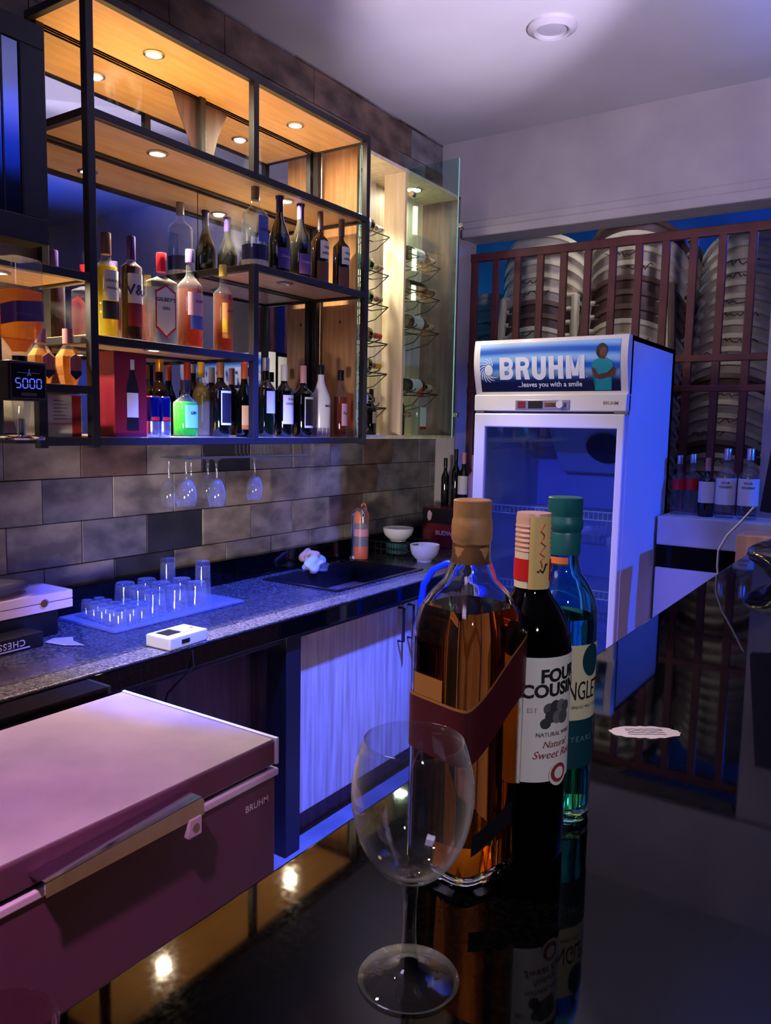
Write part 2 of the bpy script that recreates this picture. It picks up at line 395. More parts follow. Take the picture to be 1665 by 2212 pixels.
# ------------------------------------------------------------------ window ledge counter
ld = thing('ledge_counter', 'white ledge with black granite strip under the barred window', 'counter', (0, 0, 0))
obj('shelf_board', B(-.975, -.44, 3.70, 3.97, .985, 1.118, bev=.006), vary(mat('white_painted_board', (.8, .8, .78), .5), (.72, .72, .70), (.82, .82, .80), 4), ld)
obj('granite_strip', B(-.975, -.5, 3.715, 3.97, .88, .985), M_granite, ld, smooth=False)
obj('base_cabinet', B(-.975, -.5, 3.705, 3.97, .02, .88, bev=.003), M_whitep, ld)
pb = tag(obj('plywood_box', B(-.60, -.1, 3.50, 3.69, .5, 1.085, bev=.004), vary(mat('plywood', (.8, .6, .45), .6), (.75, .56, .42), (.85, .66, .50), 4, (8, 8, 1)), None), 'orange plywood box standing against the white ledge', 'box')

# ================================================================== BACK COUNTER
YC1 = 3.93
ct = thing('back_counter', 'long black granite worktop with upstand along the stone wall', 'worktop')
bm = bmesh.new()
SX0, SX1, SY0, SY1 = -2.215, -1.845, 2.425, 3.045        # sink cut-out
for x0, x1, y0, y1 in ((-2.31, SX0, .2, YC1), (SX1, -1.80, .2, YC1), (SX0, SX1, .2, SY0), (SX0, SX1, SY1, YC1)):
    box(bm, x0, x1, y0, y1, .815, .855)
obj('worktop', bm, M_counter, ct, smooth=False)
obj('lit_speckled_edge', B(-1.80, -1.715, .2, YC1, .815, .855, bev=.004), M_counteredge, ct)
obj('front_lip', B(-1.715, -1.700, .2, YC1, .79, .853, bev=.005), M_granite, ct)
obj('upstand', B(-2.312, -2.285, .2, YC1, .855, .952, bev=.003), M_granite, ct)
# under-counter carcass
cb = thing('under_counter_cabinet', 'black framed cabinet with pale wood doors below the sink', 'cabinet')
for y0, y1 in ((1.985, 2.062),): obj('post', B(-1.80, -1.72, y0, y1, 0, .812, bev=.003), M_black, cb)
obj('top_rail', B(-1.80, -1.735, 1.35, YC1, .765, .813, bev=.003), M_black, cb)
obj('plinth', B(-1.86, -1.80, 2.06, YC1, 0, .12), M_brown, cb, smooth=False)
obj('carcass_panel', B(-2.28, -1.84, 2.05, 3.9, .10, .76), M_brown, cb, smooth=False)
def cdoor(y0, y1, hy):
    d = obj('door', B(-1.775, -1.752, y0, y1, .105, .764, bev=.004), M_pale, cb)
    obj('handle', T([(-1.75, hy, .61), (-1.722, hy, .61), (-1.722, hy, .752), (-1.75, hy, .752)], .006, seg=6), M_black, d)
cdoor(2.066, 2.762, 2.725); cdoor(2.768, 3.45, 2.80)
cb2 = thing('open_storage_bay', 'dark brown panelled bay behind the chest freezer', 'cabinet')
obj('back_panel', B(-1.90, -1.88, 1.50, 1.98, .02, .80), M_brown, cb2, smooth=False)
obj('side_post', B(-1.86, -1.80, 1.40, 1.50, 0, .80, bev=.003), M_black, cb2)
obj('rear_panel', B(-2.15, -2.13, .3, 1.42, .02, .80), M_brown, cb2, smooth=False)
obj('cable', T([(-1.70, 1.55, .845), (-1.69, 1.545, .80), (-1.75, 1.50, .72), (-1.76, 1.46, .6), (-1.78, 1.42, .45), (-1.8, 1.40, .3)], .003, seg=6), M_blackp, cb2)
# sink
sk = thing('kitchen_sink', 'black composite inset sink beside the chrome tap', 'sink')
bm = bmesh.new()
box(bm, SX0-.012, SX1+.012, SY0-.012, SY0+.008, .853, .861, .002); box(bm, SX0-.012, SX1+.012, SY1-.008, SY1+.012, .853, .861, .002)
box(bm, SX0-.012, SX0+.008, SY0, SY1, .853, .861, .002); box(bm, SX1-.008, SX1+.012, SY0, SY1, .853, .861, .002)
M_sink = mat('black_composite', (.07, .07, .085), .25)
obj('rim', bm, M_sink, sk)
bm = bmesh.new()
for a in (0, 1):
    pass
box(bm, SX0+.004, SX0+.012, SY0, SY1, .67, .855); box(bm, SX1-.012, SX1-.004, SY0, SY1, .67, .855)
box(bm, SX0, SX1, SY0+.004, SY0+.012, .67, .855); box(bm, SX0, SX1, SY1-.012, SY1-.004, .67, .855); box(bm, SX0, SX1, SY0, SY1, .66, .67)
obj('basin', bm, M_sink, sk, smooth=False)
obj('drain', L([(0, .671), (.04, .671), (.045, .676), (0, .676)], cx=-2.05, cyy=2.73), M_chrome, sk)
# tap
tp = thing('kitchen_tap', 'tall chrome gooseneck tap standing behind the black sink', 'tap', (-2.245, 3.07, .855))
pts = [(0, 0, 0), (0, 0, .215)]+[(.0+.035*(1-math.cos(a)), -.012*math.sin(a/2), .215+.035*math.sin(a)) for a in [PI*k/8 for k in range(1, 9)]]+[(.07, -.012, .18)]
obj('spout', T(pts, .009, seg=12), M_chrome, tp)
obj('base_collar', L([(0, 0), (.024, 0), (.024, .008), (.014, .02), (0, .02)]), M_chrome, tp)
obj('lever', T([(0, 0, .05), (-.0, .045, .075)], .005, seg=8), M_chrome, tp)
# flask
fl = thing('water_flask', 'orange and grey banded water flask with ring cap behind the sink', 'bottle', (-2.225, 3.112, .855))
obj('body', L([(0, 0), (.034, 0), (.037, .006), (.037, .065), (0, .065)]), mat('salmon_plastic', (.80, .42, .34), .4), fl)
obj('lower_band', L([(.0372, .065), (.0372, .115), (0, .115), ]), mat('grey_lilac_plastic', (.42, .42, .50), .4), fl)
obj('middle_band', L([(.0372, .115), (.0372, .15), (0, .15)]), mat('pink_plastic', (.80, .55, .60), .4), fl)
obj('upper_band', L([(.0372, .15), (.0372, .18), (0, .18)]), mat('grey_band_plastic', (.48, .45, .48), .4), fl)
obj('neck_band', L([(.0372, .18), (.0372, .225), (.03, .236), (0, .236)]), mat('orange_plastic', (.84, .48, .32), .4), fl)
cp = obj('cap', L([(.0, .236), (.028, .236), (.028, .252), (0, .252)]), mat('pink_cap_plastic', (.82, .58, .60), .4), fl)
obj('ring', T([(0, .018+.016*math.cos(a), .258+.012*math.sin(a)) for a in [2*PI*k/14 for k in range(14)]], .005, seg=8, closed=True), _M['orange_plastic'], cp)
# sponge and cloth heap
def lump(name, m, parent, c, r, seed, sub=3, amp=.25):
    bm = bmesh.new(); bmesh.ops.create_icosphere(bm, subdivisions=sub, radius=1); q = random.Random(seed)
    dirs = [(Vector((q.gauss(0, 1), q.gauss(0, 1), q.gauss(0, 1))).normalized(), q.uniform(2, 6), q.uniform(0, 6)) for _ in range(7)]
    for v in bm.verts:
        d = sum(math.sin(v.co.dot(w)*f+p) for w, f, p in dirs)/7
        s = 1+amp*2*d; v.co = Vector((c[0]+v.co.x*r[0]*s, c[1]+v.co.y*r[1]*s, c[2]+max(v.co.z, -.85)*r[2]*s))
    return obj(name, bm, m, parent, ang=80)
sp = thing('dish_cloth_pile', 'crumpled white cloth and tan sponge beside the sink', 'cloth', (-2.22, 2.74, .862))
lump('white_cloth', mat('white_cloth', (.62, .63, .70), .8), sp, (.012, .0, .022), (.034, .055, .026), 3, 4, .9)
lump('tan_sponge', mat('tan_sponge', (.62, .50, .36), .9), sp, (-.012, -.015, .050), (.028, .038, .026), 5, 4, .7)
obj('soap_cup', L([(0, 0), (.026, 0), (.032, .03), (.029, .03), (.024, .004), (0, .004)], cx=.05, cyy=.0, z0=-.005), M_glass, sp)
# bowls and basket
def bowl(loc, r, h, label, group, chip=0):
    t = thing('bowl', label, 'bowl', loc, 0, group)
    obj('shell', L([(0, 0), (r*.5, 0), (r*.52, h*.12), (r*.62, h*.18), (r*.88, h*.45), (r*.98, h*.75), (r, h), (r*.96, h), (r*.93, h*.75), (r*.82, h*.45), (r*.5, h*.22), (0, h*.18)], seg=36), mat('white_ceramic', (.86, .86, .84), .25), t)
    return t
bowl((-1.945, 3.25, .855), .072, .085, 'white ceramic bowl standing alone on the counter corner', 'white bowls by the sink')
bk = thing('wire_basket', 'low black wire basket holding a white bowl', 'basket', (-2.14, 3.34, .855), .1)
bm = bmesh.new()
for z in (.006, .04, .075): tube(bm, [(-.13, -.10, z), (.13, -.10, z), (.13, .10, z), (-.13, .10, z)], .003, 5, True)
for i in range(9):
    x = -.12+i*.03
    tube(bm, [(x, -.10, .075), (x, -.10, .006), (x, .10, .006), (x, .10, .075)], .002, 5)
obj('wire_frame', bm, M_black, bk)
obj('dish', L([(0, .01), (.05, .01), (.06, .065), (.056, .065), (.047, .014), (0, .014)], cx=-.02, seg=24), mat('teal_dish', (.18, .36, .36), .4), bk)
bowl((-2.17, 3.36, .923), .078, .068, 'white ceramic bowl resting on the black wire basket', 'white bowls by the sink')
# cooler carton
co = thing('beer_carton', 'dark red beer carton with a bottle print by the window', 'carton', (-2.03, 3.79, .855))
obj('carton', B(-.20, .26, -.10, .12, 0, .215, bev=.006), vary(mat('maroon_card', (.36, .07, .10), .4), (.34, .06, .10), (.42, .09, .13), 6), co)
obj('dark_panel', B(-.195, .05, -.1035, -.10, .13, .21), mat('black_card', (.05, .04, .06), .4), co, smooth=False)
flat_text('lettering', 'BUDWEISER', .034, (-.02, -.1045, .07), (1, 0, 0), (0, 0, 1), mat('pale_print', (.75, .6, .66), .5), co, bold=.02)
obj('crest', L([(0, 0), (.012, 0), (.018, .002), (0, .002)], seg=12).copy() if False else prism(bmesh.new(), [(0, .03), (.016, .012), (.010, -.02), (-.004, -.03), (-.014, -.01), (-.012, .018)], (-.15, -.1055, .172), (1, 0, 0), (0, 0, 1), (0, .001, 0)), _M['pale_print'], co)

# ------------------------------------------------------------------ glassware on the tray
tr = tag(obj('serving_tray', B(-2.275, -1.985, 1.50, 2.06, .856, .866, bev=.004), thin('clear_tray', (.8, .82, .92), .08, 1.5, .10, .1), None), 'shallow translucent tray holding upside-down glasses', 'tray')
def tumbler(kind, r, h, fl=1.0):
    t = thing(kind, '', 'glass')
    rt, rb = r*.86, r                  # standing upside down: the rim is at the bottom
    obj('glass_wall', L([(rb, 0), (rt, h*.92), (rt*.9, h), (0, h), ][:3]+[(0, h), (0, h*.88), (rt*.86, h*.86), (rb-.003, 0), (rb, 0)], seg=22), M_glass, t)
    obj('thick_base', L([(0, h*.89), (rt*.84, h*.89), (rt*.84, h*.985), (0, h*.985)], seg=22), thin('base_glass', (.9, .93, 1), .05, 1.7), t)
    return t
def many(proto, places, fmt, group):
    for i, p in enumerate(places):
        lab = fmt % p[3]
        if i == 0: proto.location = p[:3]; proto['label'] = lab; proto['group'] = group
        else: dup(proto, p[:3], i*.4, lab, group)
many(tumbler('shot_glass', .021, .055), [(-2.02+a*.0-b*.046, 1.545+a*.045+b*.004, .866, '%s row, %s from the box end' % (('first', 'second', 'third', 'fourth', 'fifth')[b], ('first', 'second', 'third')[a])) for b in range(5) for a in range(3 if b < 3 else 2)],
     'upturned shot glass on tray, %s', 'shot glasses on the tray')
many(tumbler('whisky_tumbler', .038, .082), [(-2.06-b*.088, 1.715+a*.092+b*.01, .866, '%s row, %s from the shot glasses' % (('first', 'second', 'third')[b], ('first', 'second', 'third', 'fourth')[a])) for b in range(3) for a in range(3)][:8],
     'short upturned tumbler on tray, %s', 'tumblers on the tray')
tg = tumbler('highball_glass', .030, .142); tg.location = (-2.10, 1.965, .866); tg['label'] = 'tall ribbed glass upside down at the sink end of the tray'; tg['group'] = 'tall glasses'
dup(tg, (-2.245, 1.93, .866), 0, 'tall glass upside down against the black upstand', 'tall glasses')
# card reader
rd = thing('card_reader', 'white box-shaped payment device with slot near counter edge', 'payment device', (-1.765, 1.55, .855), .04)
obj('case', B(-.05, .05, -.075, .075, 0, .036, bev=.005), mat('white_device_plastic', (.66, .67, .70), .4), rd)
obj('screen', B(-.03, .02, -.055, -.005, .036, .0375), M_blackp, rd, smooth=False)
obj('keypad', B(-.03, .03, .0, .06, .036, .0375), mat('grey_keys', (.66, .68, .74), .5), rd, smooth=False)
obj('port', B(.049, .0515, -.03, .0, .012, .024), M_blackp, rd, smooth=False)
obj('red_mark', B(.0, .012, .045, .055, .0375, .0382), M_red, rd, smooth=False)
# boxes at the left end of the counter
ch = thing('chess_box', 'black chess set box lying upside down on the counter', 'box', (-2.04, 1.30, .855), .05)
obj('case', B(-.16, 0, -.26, 0, 0, .042, bev=.003), mat('black_box_card', (.04, .04, .055), .45), ch)
flat_text('lettering', 'CHESS', .026, (.0016, -.10, .032), (0, -1, 0), (0, 0, -1), mat('lilac_print', (.62, .60, .72), .5), ch, bold=.02, space=1.15)
obj('underline', B(.0, .0015, -.155, -.045, .006, .010), _M['lilac_print'], ch, smooth=False)
bx2 = thing('black_case', 'flat black case under the pale wooden box', 'case', (-2.15, 1.36, .855), .02)
obj('case', B(-.12, .07, -.34, 0, .0, .075, bev=.006), M_blackp, bx2)
# the black case sits behind the chess box
bx2.location = (-2.19, 1.40, .855)
wb = thing('pale_wooden_box', 'pale pinkish wooden box with brass clasp on the black case', 'box', (-2.19, 1.45, .931), .02)
obj('tray_half', B(-.09, .07, -.40, 0, 0, .026, bev=.002), mat('pale_pink_wood', (.78, .66, .70), .5), wb)
obj('lid_half', B(-.09, .07, -.40, 0, .0275, .054, bev=.002), _M['pale_pink_wood'], wb)
obj('clasp', lathe(bmesh.new(), [(0, 0), (.008, 0), (.012, .003), (0, .004)], 10), mat('brass', (.55, .38, .22), .35, .8), wb).matrix_local = Matrix.Translation((.071, -.10, .027)) @ Matrix.Rotation(PI/2, 4, 'Y')
pw = tag(lump('plastic_wrap', mat('clear_wrap', (.5, .48, .62), .12, trans=.75, ior=1.2), None, (-2.19, 1.22, 1.01), (.06, .14, .028), 8, 3, .3), 'crumpled clear plastic wrapper on the pale wooden box', 'wrapper')
rcp = tag(obj('paper_scrap', prism(bmesh.new(), [(0, 0), (.07, .015), (.115, .05), (.05, .06), (.01, .085), (-.02, .04)], (-2.06, 1.315, .8575), (1, 0, 0), (0, 1, 0), (0, 0, .0008)), mat('lilac_paper', (.6, .55, .66), .6), None), 'torn scrap of paper on the counter by the chess box', 'paper')

# ================================================================== CHEST FREEZER
M_burg = mat('burgundy_enamel', (.36, .22, .29), .35, coat=.2)
M_lid = vary(mat('brushed_pink_grey_lid', (.72, .66, .68), .35), (.58, .54, .57), (.66, .61, .64), 5, (1, 1, 1), .02)
fz = thing('chest_freezer', 'burgundy chest freezer with pale lid in front of the counter', 'freezer')
obj('cabinet_body', B(-1.67, -1.145, .10, 1.285, .03, .716, bev=.004), M_burg, fz)
obj('white_rim', B(-1.67, -1.139, .10, 1.291, .716, .732, bev=.003), mat('rim_plastic', (.80, .76, .78), .4), fz)
lidp = obj('lid', B(-1.672, -1.143, .10, 1.282, .742, .797, bev=.004), M_burg, fz)
obj('lid_top', B(-1.668, -1.146, .105, 1.278, .7965, .801, bev=.001), M_lid, lidp)
bm = bmesh.new(); box(bm, -1.672, -1.139, 1.281, 1.291, .742, .803, .002)
obj('lid_edge_trim', bm, mat('pale_blue_trim', (.80, .86, .92), .3), lidp)
obj('gasket', B(-1.66, -1.155, .12, 1.27, .731, .743), M_blackp, fz, smooth=False)
hd = obj('handle', bmesh.new(), M_chrome, fz); 
bm = bmesh.new()
hp = [(.694, .748), (.698, .772), (1.015, .782), (1.022, .776), (1.022, .748)]
prism(bm, [(.690, .742), (.690, .766), (1.02, .780), (1.026, .774), (1.026, .744)], (-1.100, 0, 0), (0, 1, 0), (0, 0, 1), (.004, 0, 0))
prism(bm, [(.690, .764), (1.02, .778), (1.02, .782), (.690, .768)], (-1.142, 0, 0), (0, 1, 0), (0, 0, 1), (.045, 0, 0))
me = bpy.data.meshes.new('handle'); bmesh.ops.recalc_face_normals(bm, faces=bm.faces[:]); bm.to_mesh(me); bm.free(); me.materials.append(M_chrome); hd.data = me
lk = obj('lock', B(-1.139, -1.094, .985, 1.020, .708, .748, bev=.004), mat('lock_plastic', (.78, .72, .74), .4), fz)
obj('keyhole', lathe(bmesh.new(), [(0, 0), (.008, 0), (.008, .002), (0, .002)], 16), M_steel, lk).matrix_local = Matrix.Translation((-1.0945, 1.003, .728)) @ Matrix.Rotation(PI/2, 4, 'Y')
flat_text('badge_lettering', 'BRUHM', .021, (-1.1435, 1.225, .664), (0, 1, 0), (0, 0, 1), mat('silver_print', (.80, .76, .78), .35), fz, bold=.02, space=1.05)
obj('hinge_foot', B(-1.25, -1.2, 1.2, 1.25, 0, .03), M_blackp, fz, smooth=False); obj('hinge_foot', B(-1.6, -1.55, 1.2, 1.25, 0, .03), M_blackp, fz, smooth=False)
obj('foot', B(-1.25, -1.2, .15, .2, 0, .03), M_blackp, fz, smooth=False); obj('foot', B(-1.6, -1.55, .15, .2, 0, .03), M_blackp, fz, smooth=False)

# ================================================================== DISPLAY FRIDGE
FX0, FX1, FY0, FY1, FT = -1.671, -.987, 3.20, 3.90, 1.884
fr = thing('display_fridge', 'tall white glass-door drinks fridge with a blue lit sign header', 'fridge')
bm = bmesh.new()
box(bm, FX0, FX0+.03, FY0+.03, FY1, .05, FT); box(bm, FX1-.03, FX1, FY0+.03, FY1, .05, FT)
box(bm, FX0, FX1, FY1-.04, FY1, .05, FT); box(bm, FX0, FX1, FY0+.03, FY1, FT-.02, FT); box(bm, FX0, FX1, FY0+.03, FY1, .05, .16)
box(bm, FX0+.01, FX1-.01, FY0+.03, FY1, 1.575, 1.60)
obj('cabinet_shell', bm, mat('matt_white_sheet', (.86, .86, .88), .6, spec=.2), fr, smooth=False)
# header with a bowed face
def bow(z):
    t = (z-1.655)/(FT-1.655); return FY0+.012-.035*math.sin(PI*min(max(t, 0), 1)*.75)
bm = bmesh.new(); zs = [1.649+(FT-1.649)*k/8 for k in range(9)]
A = [[bm.verts.new((x, bow(z), z)) for z in zs] for x in (FX0, FX1)]
for j in range(8): bm.faces.new((A[0][j], A[1][j], A[1][j+1], A[0][j+1]))
Bk = [[bm.verts.new((x, FY0+.05, z)) for z in (zs[0], zs[-1])] for x in (FX0, FX1)]
bm.faces.new((A[0][-1], A[1][-1], Bk[1][1], Bk[0][1])); bm.faces.new((A[0][0], Bk[0][0], Bk[1][0], A[1][0]))
for s in (0, 1): bm.faces.new(A[s]+[Bk[s][1], Bk[s][0]])
hdr = obj('header', bm, M_white, fr)
def sgrid(name, x0, x1, z0, z1, off, m, parent, nx=1, nz=8):
    bm = bmesh.new()
    g = [[bm.verts.new((x0+(x1-x0)*i/nx, bow(z0+(z1-z0)*j/nz)-off, z0+(z1-z0)*j/nz)) for j in range(nz+1)] for i in range(nx+1)]
    for a, b in zip(g, g[1:]):
        for j in range(nz): bm.faces.new((a[j], b[j], b[j+1], a[j+1]))
    return obj(name, bm, m, parent)
# printed sign: blue swirls over a dark lower strip
m = mat('printed_sign', (.1, .3, .8), .25); n, l = nodes(m); p = n['Principled BSDF']
tc = n.new('ShaderNodeTexCoord'); mp = n.new('ShaderNodeMapping'); mp.inputs['Location'].default_value = (1.36, 0, -1.72); mp.inputs['Scale'].default_value = (1, 0, 2.3)
ln = n.new('ShaderNodeVectorMath'); ln.operation = 'LENGTH'
wv = n.new('ShaderNodeMath'); wv.operation = 'SINE'; ml = n.new('ShaderNodeMath'); ml.operation = 'MULTIPLY'; ml.inputs[1].default_value = 42
rp = n.new('ShaderNodeValToRGB'); rp.color_ramp.elements[0].position = .1; rp.color_ramp.elements[0].color = (*lin((.10, .36, .78)), 1); rp.color_ramp.elements[1].position = .9; rp.color_ramp.elements[1].color = (*lin((.52, .72, .95)), 1)
ad = n.new('ShaderNodeMapRange'); ad.inputs['From Min'].default_value = -1; ad.inputs['From Max'].default_value = 1
sx = n.new('ShaderNodeSeparateXYZ'); mr = n.new('ShaderNodeMapRange'); mr.inputs['From Min'].default_value = 1.70; mr.inputs['From Max'].default_value = 1.765
mx = n.new('ShaderNodeMixRGB'); mx.inputs[1].default_value = (*lin((.06, .07, .20)), 1)
l.new(tc.outputs['Object'], mp.inputs[0]); l.new(mp.outputs[0], ln.inputs[0]); l.new(ln.outputs['Value'], ml.inputs[0]); l.new(ml.outputs[0], wv.inputs[0]); l.new(wv.outputs[0], ad.inputs['Value']); l.new(ad.outputs[0], rp.inputs[0])
l.new(tc.outputs['Object'], sx.inputs[0]); l.new(sx.outputs['Z'], mr.inputs['Value']); l.new(mr.outputs[0], mx.inputs[0]); l.new(rp.outputs[0], mx.inputs[2]); l.new(mx.outputs[0], p.inputs['Base Color'])
l.new(mx.outputs[0], p.inputs['Emission Color']); p.inputs['Emission Strength'].default_value = .10
sg = sgrid('sign_face', FX0+.03, FX1-.03, 1.660, 1.868, .0012, m, hdr)
M_signw = mat('sign_white', (.86, .88, .94), .3, emis=(.8, .85, 1), estr=.10)
def on_sign(bm):
    for k in range(1, 40):
        bmesh.ops.bisect_plane(bm, geom=bm.verts[:]+bm.edges[:]+bm.faces[:], plane_co=(0, 0, 1.655+k*.0058), plane_no=(0, 0, 1))
    for v in bm.verts: v.co.y = bow(v.co.z)-.0030
    return bm
def sign_text(s, size, x, z, **k):
    bm = text_bm(s, size, **k)
    for v in bm.verts: v.co = Vector((x+v.co.x, 0, z+v.co.y))
    return obj('sign_lettering', on_sign(bm), M_signw, sg, smooth=False)
def block_letters(s_, h, t, w, gap, x0, z0):
    bm = bmesh.new(); P_ = lambda pts: bm.faces.new([bm.verts.new((x+a, 0, z0+b)) for a, b in pts])
    def ring(cx_, cz, ro, ri, a0, a1, sx_=1):
        n_ = 12
        for k in range(n_):
            u, v = a0+(a1-a0)*k/n_, a0+(a1-a0)*(k+1)/n_
            P_([(cx_+sx_*ri*math.cos(u), cz+ri*math.sin(u)), (cx_+sx_*ro*math.cos(u), cz+ro*math.sin(u)), (cx_+sx_*ro*math.cos(v), cz+ro*math.sin(v)), (cx_+sx_*ri*math.cos(v), cz+ri*math.sin(v))])
    R_ = lambda a, b, c, d: P_([(a, c), (b, c), (b, d), (a, d)])
    x = x0; tb = t*.82
    for ch_ in s_:
        ww = w*1.25 if ch_ == 'M' else w
        if ch_ in 'UHBRM': R_(0, t, 0 if ch_ != 'U' else w*.45, h)
        if ch_ == 'H': R_(w-t, w, 0, h); R_(t, w-t, h*.5-tb/2, h*.5+tb/2)
        if ch_ == 'U': R_(w-t, w, w*.45, h); ring(w/2, w*.45, w/2, w/2-t, PI, 2*PI)
        if ch_ == 'M': R_(ww-t, ww, 0, h); P_([(t, h), (t*.55, h), (ww/2-t*.55, h*.12), (ww/2, h*.12), (ww/2, h*.40)]); P_([(ww/2, h*.40), (ww/2, h*.12), (ww/2+t*.55, h*.12), (ww-t*.55, h), (ww-t, h)])
        if ch_ in 'BR':
            ro = (h*.5+tb/2)/2; cz = h-ro
            R_(t, w-ro, h-tb, h); R_(t, w-ro, h*.5-tb/2, h*.5+tb/2); ring(w-ro, cz, ro, ro-tb, -PI/2, PI/2)
            if ch_ == 'B': R_(t, w-ro, 0, tb); ring(w-ro, ro, ro, ro-tb, -PI/2, PI/2)
            else: P_([(w-t*1.35, h*.42), (w-t*.2, h*.42) if False else (w-t*.35, h*.45), (w, 0), (w-t, 0)])
        x += ww+gap
    return bm
obj('sign_lettering', on_sign(block_letters('BRUHM', .094, .023, .064, .0115, -1.545, 1.713)), M_signw, sg, smooth=False)
sign_text('...leaves you with a smile', .029, -1.32, 1.682, bold=.012)
sign_text('R', .010, -1.155, 1.717)
# swirl emblem
bm = bmesh.new(); ex, ez = -1.598, 1.755
c0 = bm.verts.new((ex, 0, ez)); rg = [bm.verts.new((ex+.020*math.cos(t), 0, ez+.024*math.sin(t))) for t in [2*PI*k/20 for k in range(20)]]
for k in range(20): bm.faces.new((c0, rg[k], rg[(k+1) % 20]))
for k in range(11):
    t = .75+2*PI*k/15; q = []
    for s in range(7):
        r_ = .024+.024*s/6; a = t+.75*s/6; w = .0034*(1-.55*s/6)
        q.append((Vector((ex+r_*math.cos(a), 0, ez+1.1*r_*math.sin(a))), Vector((-math.sin(a), 0, math.cos(a)))*w))
    va = [bm.verts.new(p_-w_) for p_, w_ in q]; vb = [bm.verts.new(p_+w_) for p_, w_ in q]
    for s in range(6): bm.faces.new((va[s], va[s+1], vb[s+1], vb[s]))
obj('sign_emblem', on_sign(bm), M_signw, sg, smooth=False)
def sign_poly(nm, pts, m, lift=0):
    bm = bmesh.new(); bm.faces.new([bm.verts.new((a, 0, b)) for a, b in pts]); bmesh.ops.triangulate(bm, faces=bm.faces[:]); on_sign(bm)
    for v in bm.verts: v.co.y -= lift
    return obj(nm, bm, m, sg, smooth=False)
def ell(cx_, cz, a, b, n=16, t0=0): return [(cx_+a*math.cos(2*PI*k/n+t0), cz+b*math.sin(2*PI*k/n+t0)) for k in range(n)]
M_skin = mat('printed_skin', (.38, .22, .18), .4, emis=(.38, .22, .18), estr=.03); M_teal = mat('printed_teal', (.10, .55, .62), .4, emis=(.1, .55, .62), estr=.05); M_hair = mat('printed_hair', (.10, .06, .08), .4)
wx = -1.088
sign_poly('sign_figure_hair', ell(wx-.004, 1.822, .024, .031), M_hair)
sign_poly('sign_figure_face', ell(wx+.002, 1.815, .015, .022), M_skin, .0004)
sign_poly('sign_figure_dress', [(wx-.040, 1.783), (wx-.015, 1.793), (wx+.018, 1.793), (wx+.040, 1.780), (wx+.044, 1.755), (wx+.030, 1.735), (wx+.034, 1.665), (wx-.035, 1.665), (wx-.024, 1.735), (wx-.046, 1.757)], M_teal, .0002)
sign_poly('sign_figure_arms', [(wx-.046, 1.757), (wx-.030, 1.752), (wx-.018, 1.728), (wx+.036, 1.738), (wx+.044, 1.757), (wx+.056, 1.750), (wx+.048, 1.722), (wx-.010, 1.708), (wx-.034, 1.716)], M_skin, .0006)
sign_poly('sign_figure_neck', [(wx-.006, 1.80), (wx+.010, 1.80), (wx+.012, 1.788), (wx-.008, 1.788)], M_skin, .0004)
# control strip
cs = obj('control_strip', B(FX0, FX1, FY0-.006, FY0+.05, 1.578, 1.649, bev=.004), M_white, fr)
obj('control_panel', B(-1.47, -1.225, FY0-.009, FY0-.004, 1.585, 1.625, bev=.001), mat('silver_panel', (.55, .55, .66), .3, .5), cs)
obj('power_switch', B(-1.458, -1.425, FY0-.012, FY0-.008, 1.592, 1.62), mat('red_switch', (.5, .15, .18), .3, .3), cs)
obj('display', B(-1.41, -1.345, FY0-.011, FY0-.008, 1.59, 1.621), M_blackp, cs)
obj('dial', lathe(bmesh.new(), [(0, 0), (.018, 0), (.015, .014), (0, .014)], 20), M_whitep, cs).matrix_local = Matrix.Translation((-1.265, FY0-.008, 1.606)) @ Matrix.Rotation(PI/2, 4, 'X')
obj('chrome_inset', B(-1.335, -1.24, FY0-.0105, FY0-.008, 1.597, 1.614), M_chrome, cs)
flat_text('strip_lettering', 'BRUHM', .019, (-1.052, FY0-.0068, 1.606), (1, 0, 0), (0, 0, 1), mat('gold_silver_print', (.72, .64, .52), .3, .7), cs, bold=.02)
# door
GX0, GX1, GZ0, GZ1 = -1.612, -1.022, .23, 1.508
dr = obj('door', bmesh.new(), M_white, fr); bm = bmesh.new()
box(bm, FX0+.004, GX0, FY0-.008, FY0+.03, .16, 1.568, .005); box(bm, GX1, FX1-.004, FY0-.008, FY0+.03, .16, 1.568, .005)
box(bm, GX0-.01, GX1+.01, FY0-.008, FY0+.03, GZ1, 1.568, .005); box(bm, GX0-.01, GX1+.01, FY0-.008, FY0+.03, .16, GZ0, .005)
me = bpy.data.meshes.new('door'); bmesh.ops.recalc_face_normals(bm, faces=bm.faces[:]); bm.to_mesh(me); bm.free(); me.materials.append(M_white); dr.data = me
obj('door_glass', B(GX0, GX1, FY0+.008, FY0+.012, GZ0, GZ1), thin('door_pane', (.82, .88, .95), .03), dr, smooth=False)
obj('hinge', B(FX1-.05, FX1+.006, FY0-.006, FY0+.02, 1.566, 1.580), M_steel, fr)
obj('hinge_cap', B(FX0+.01, FX0+.05, FY0-.006, FY0+.02, 1.566, 1.580), M_steel, fr)
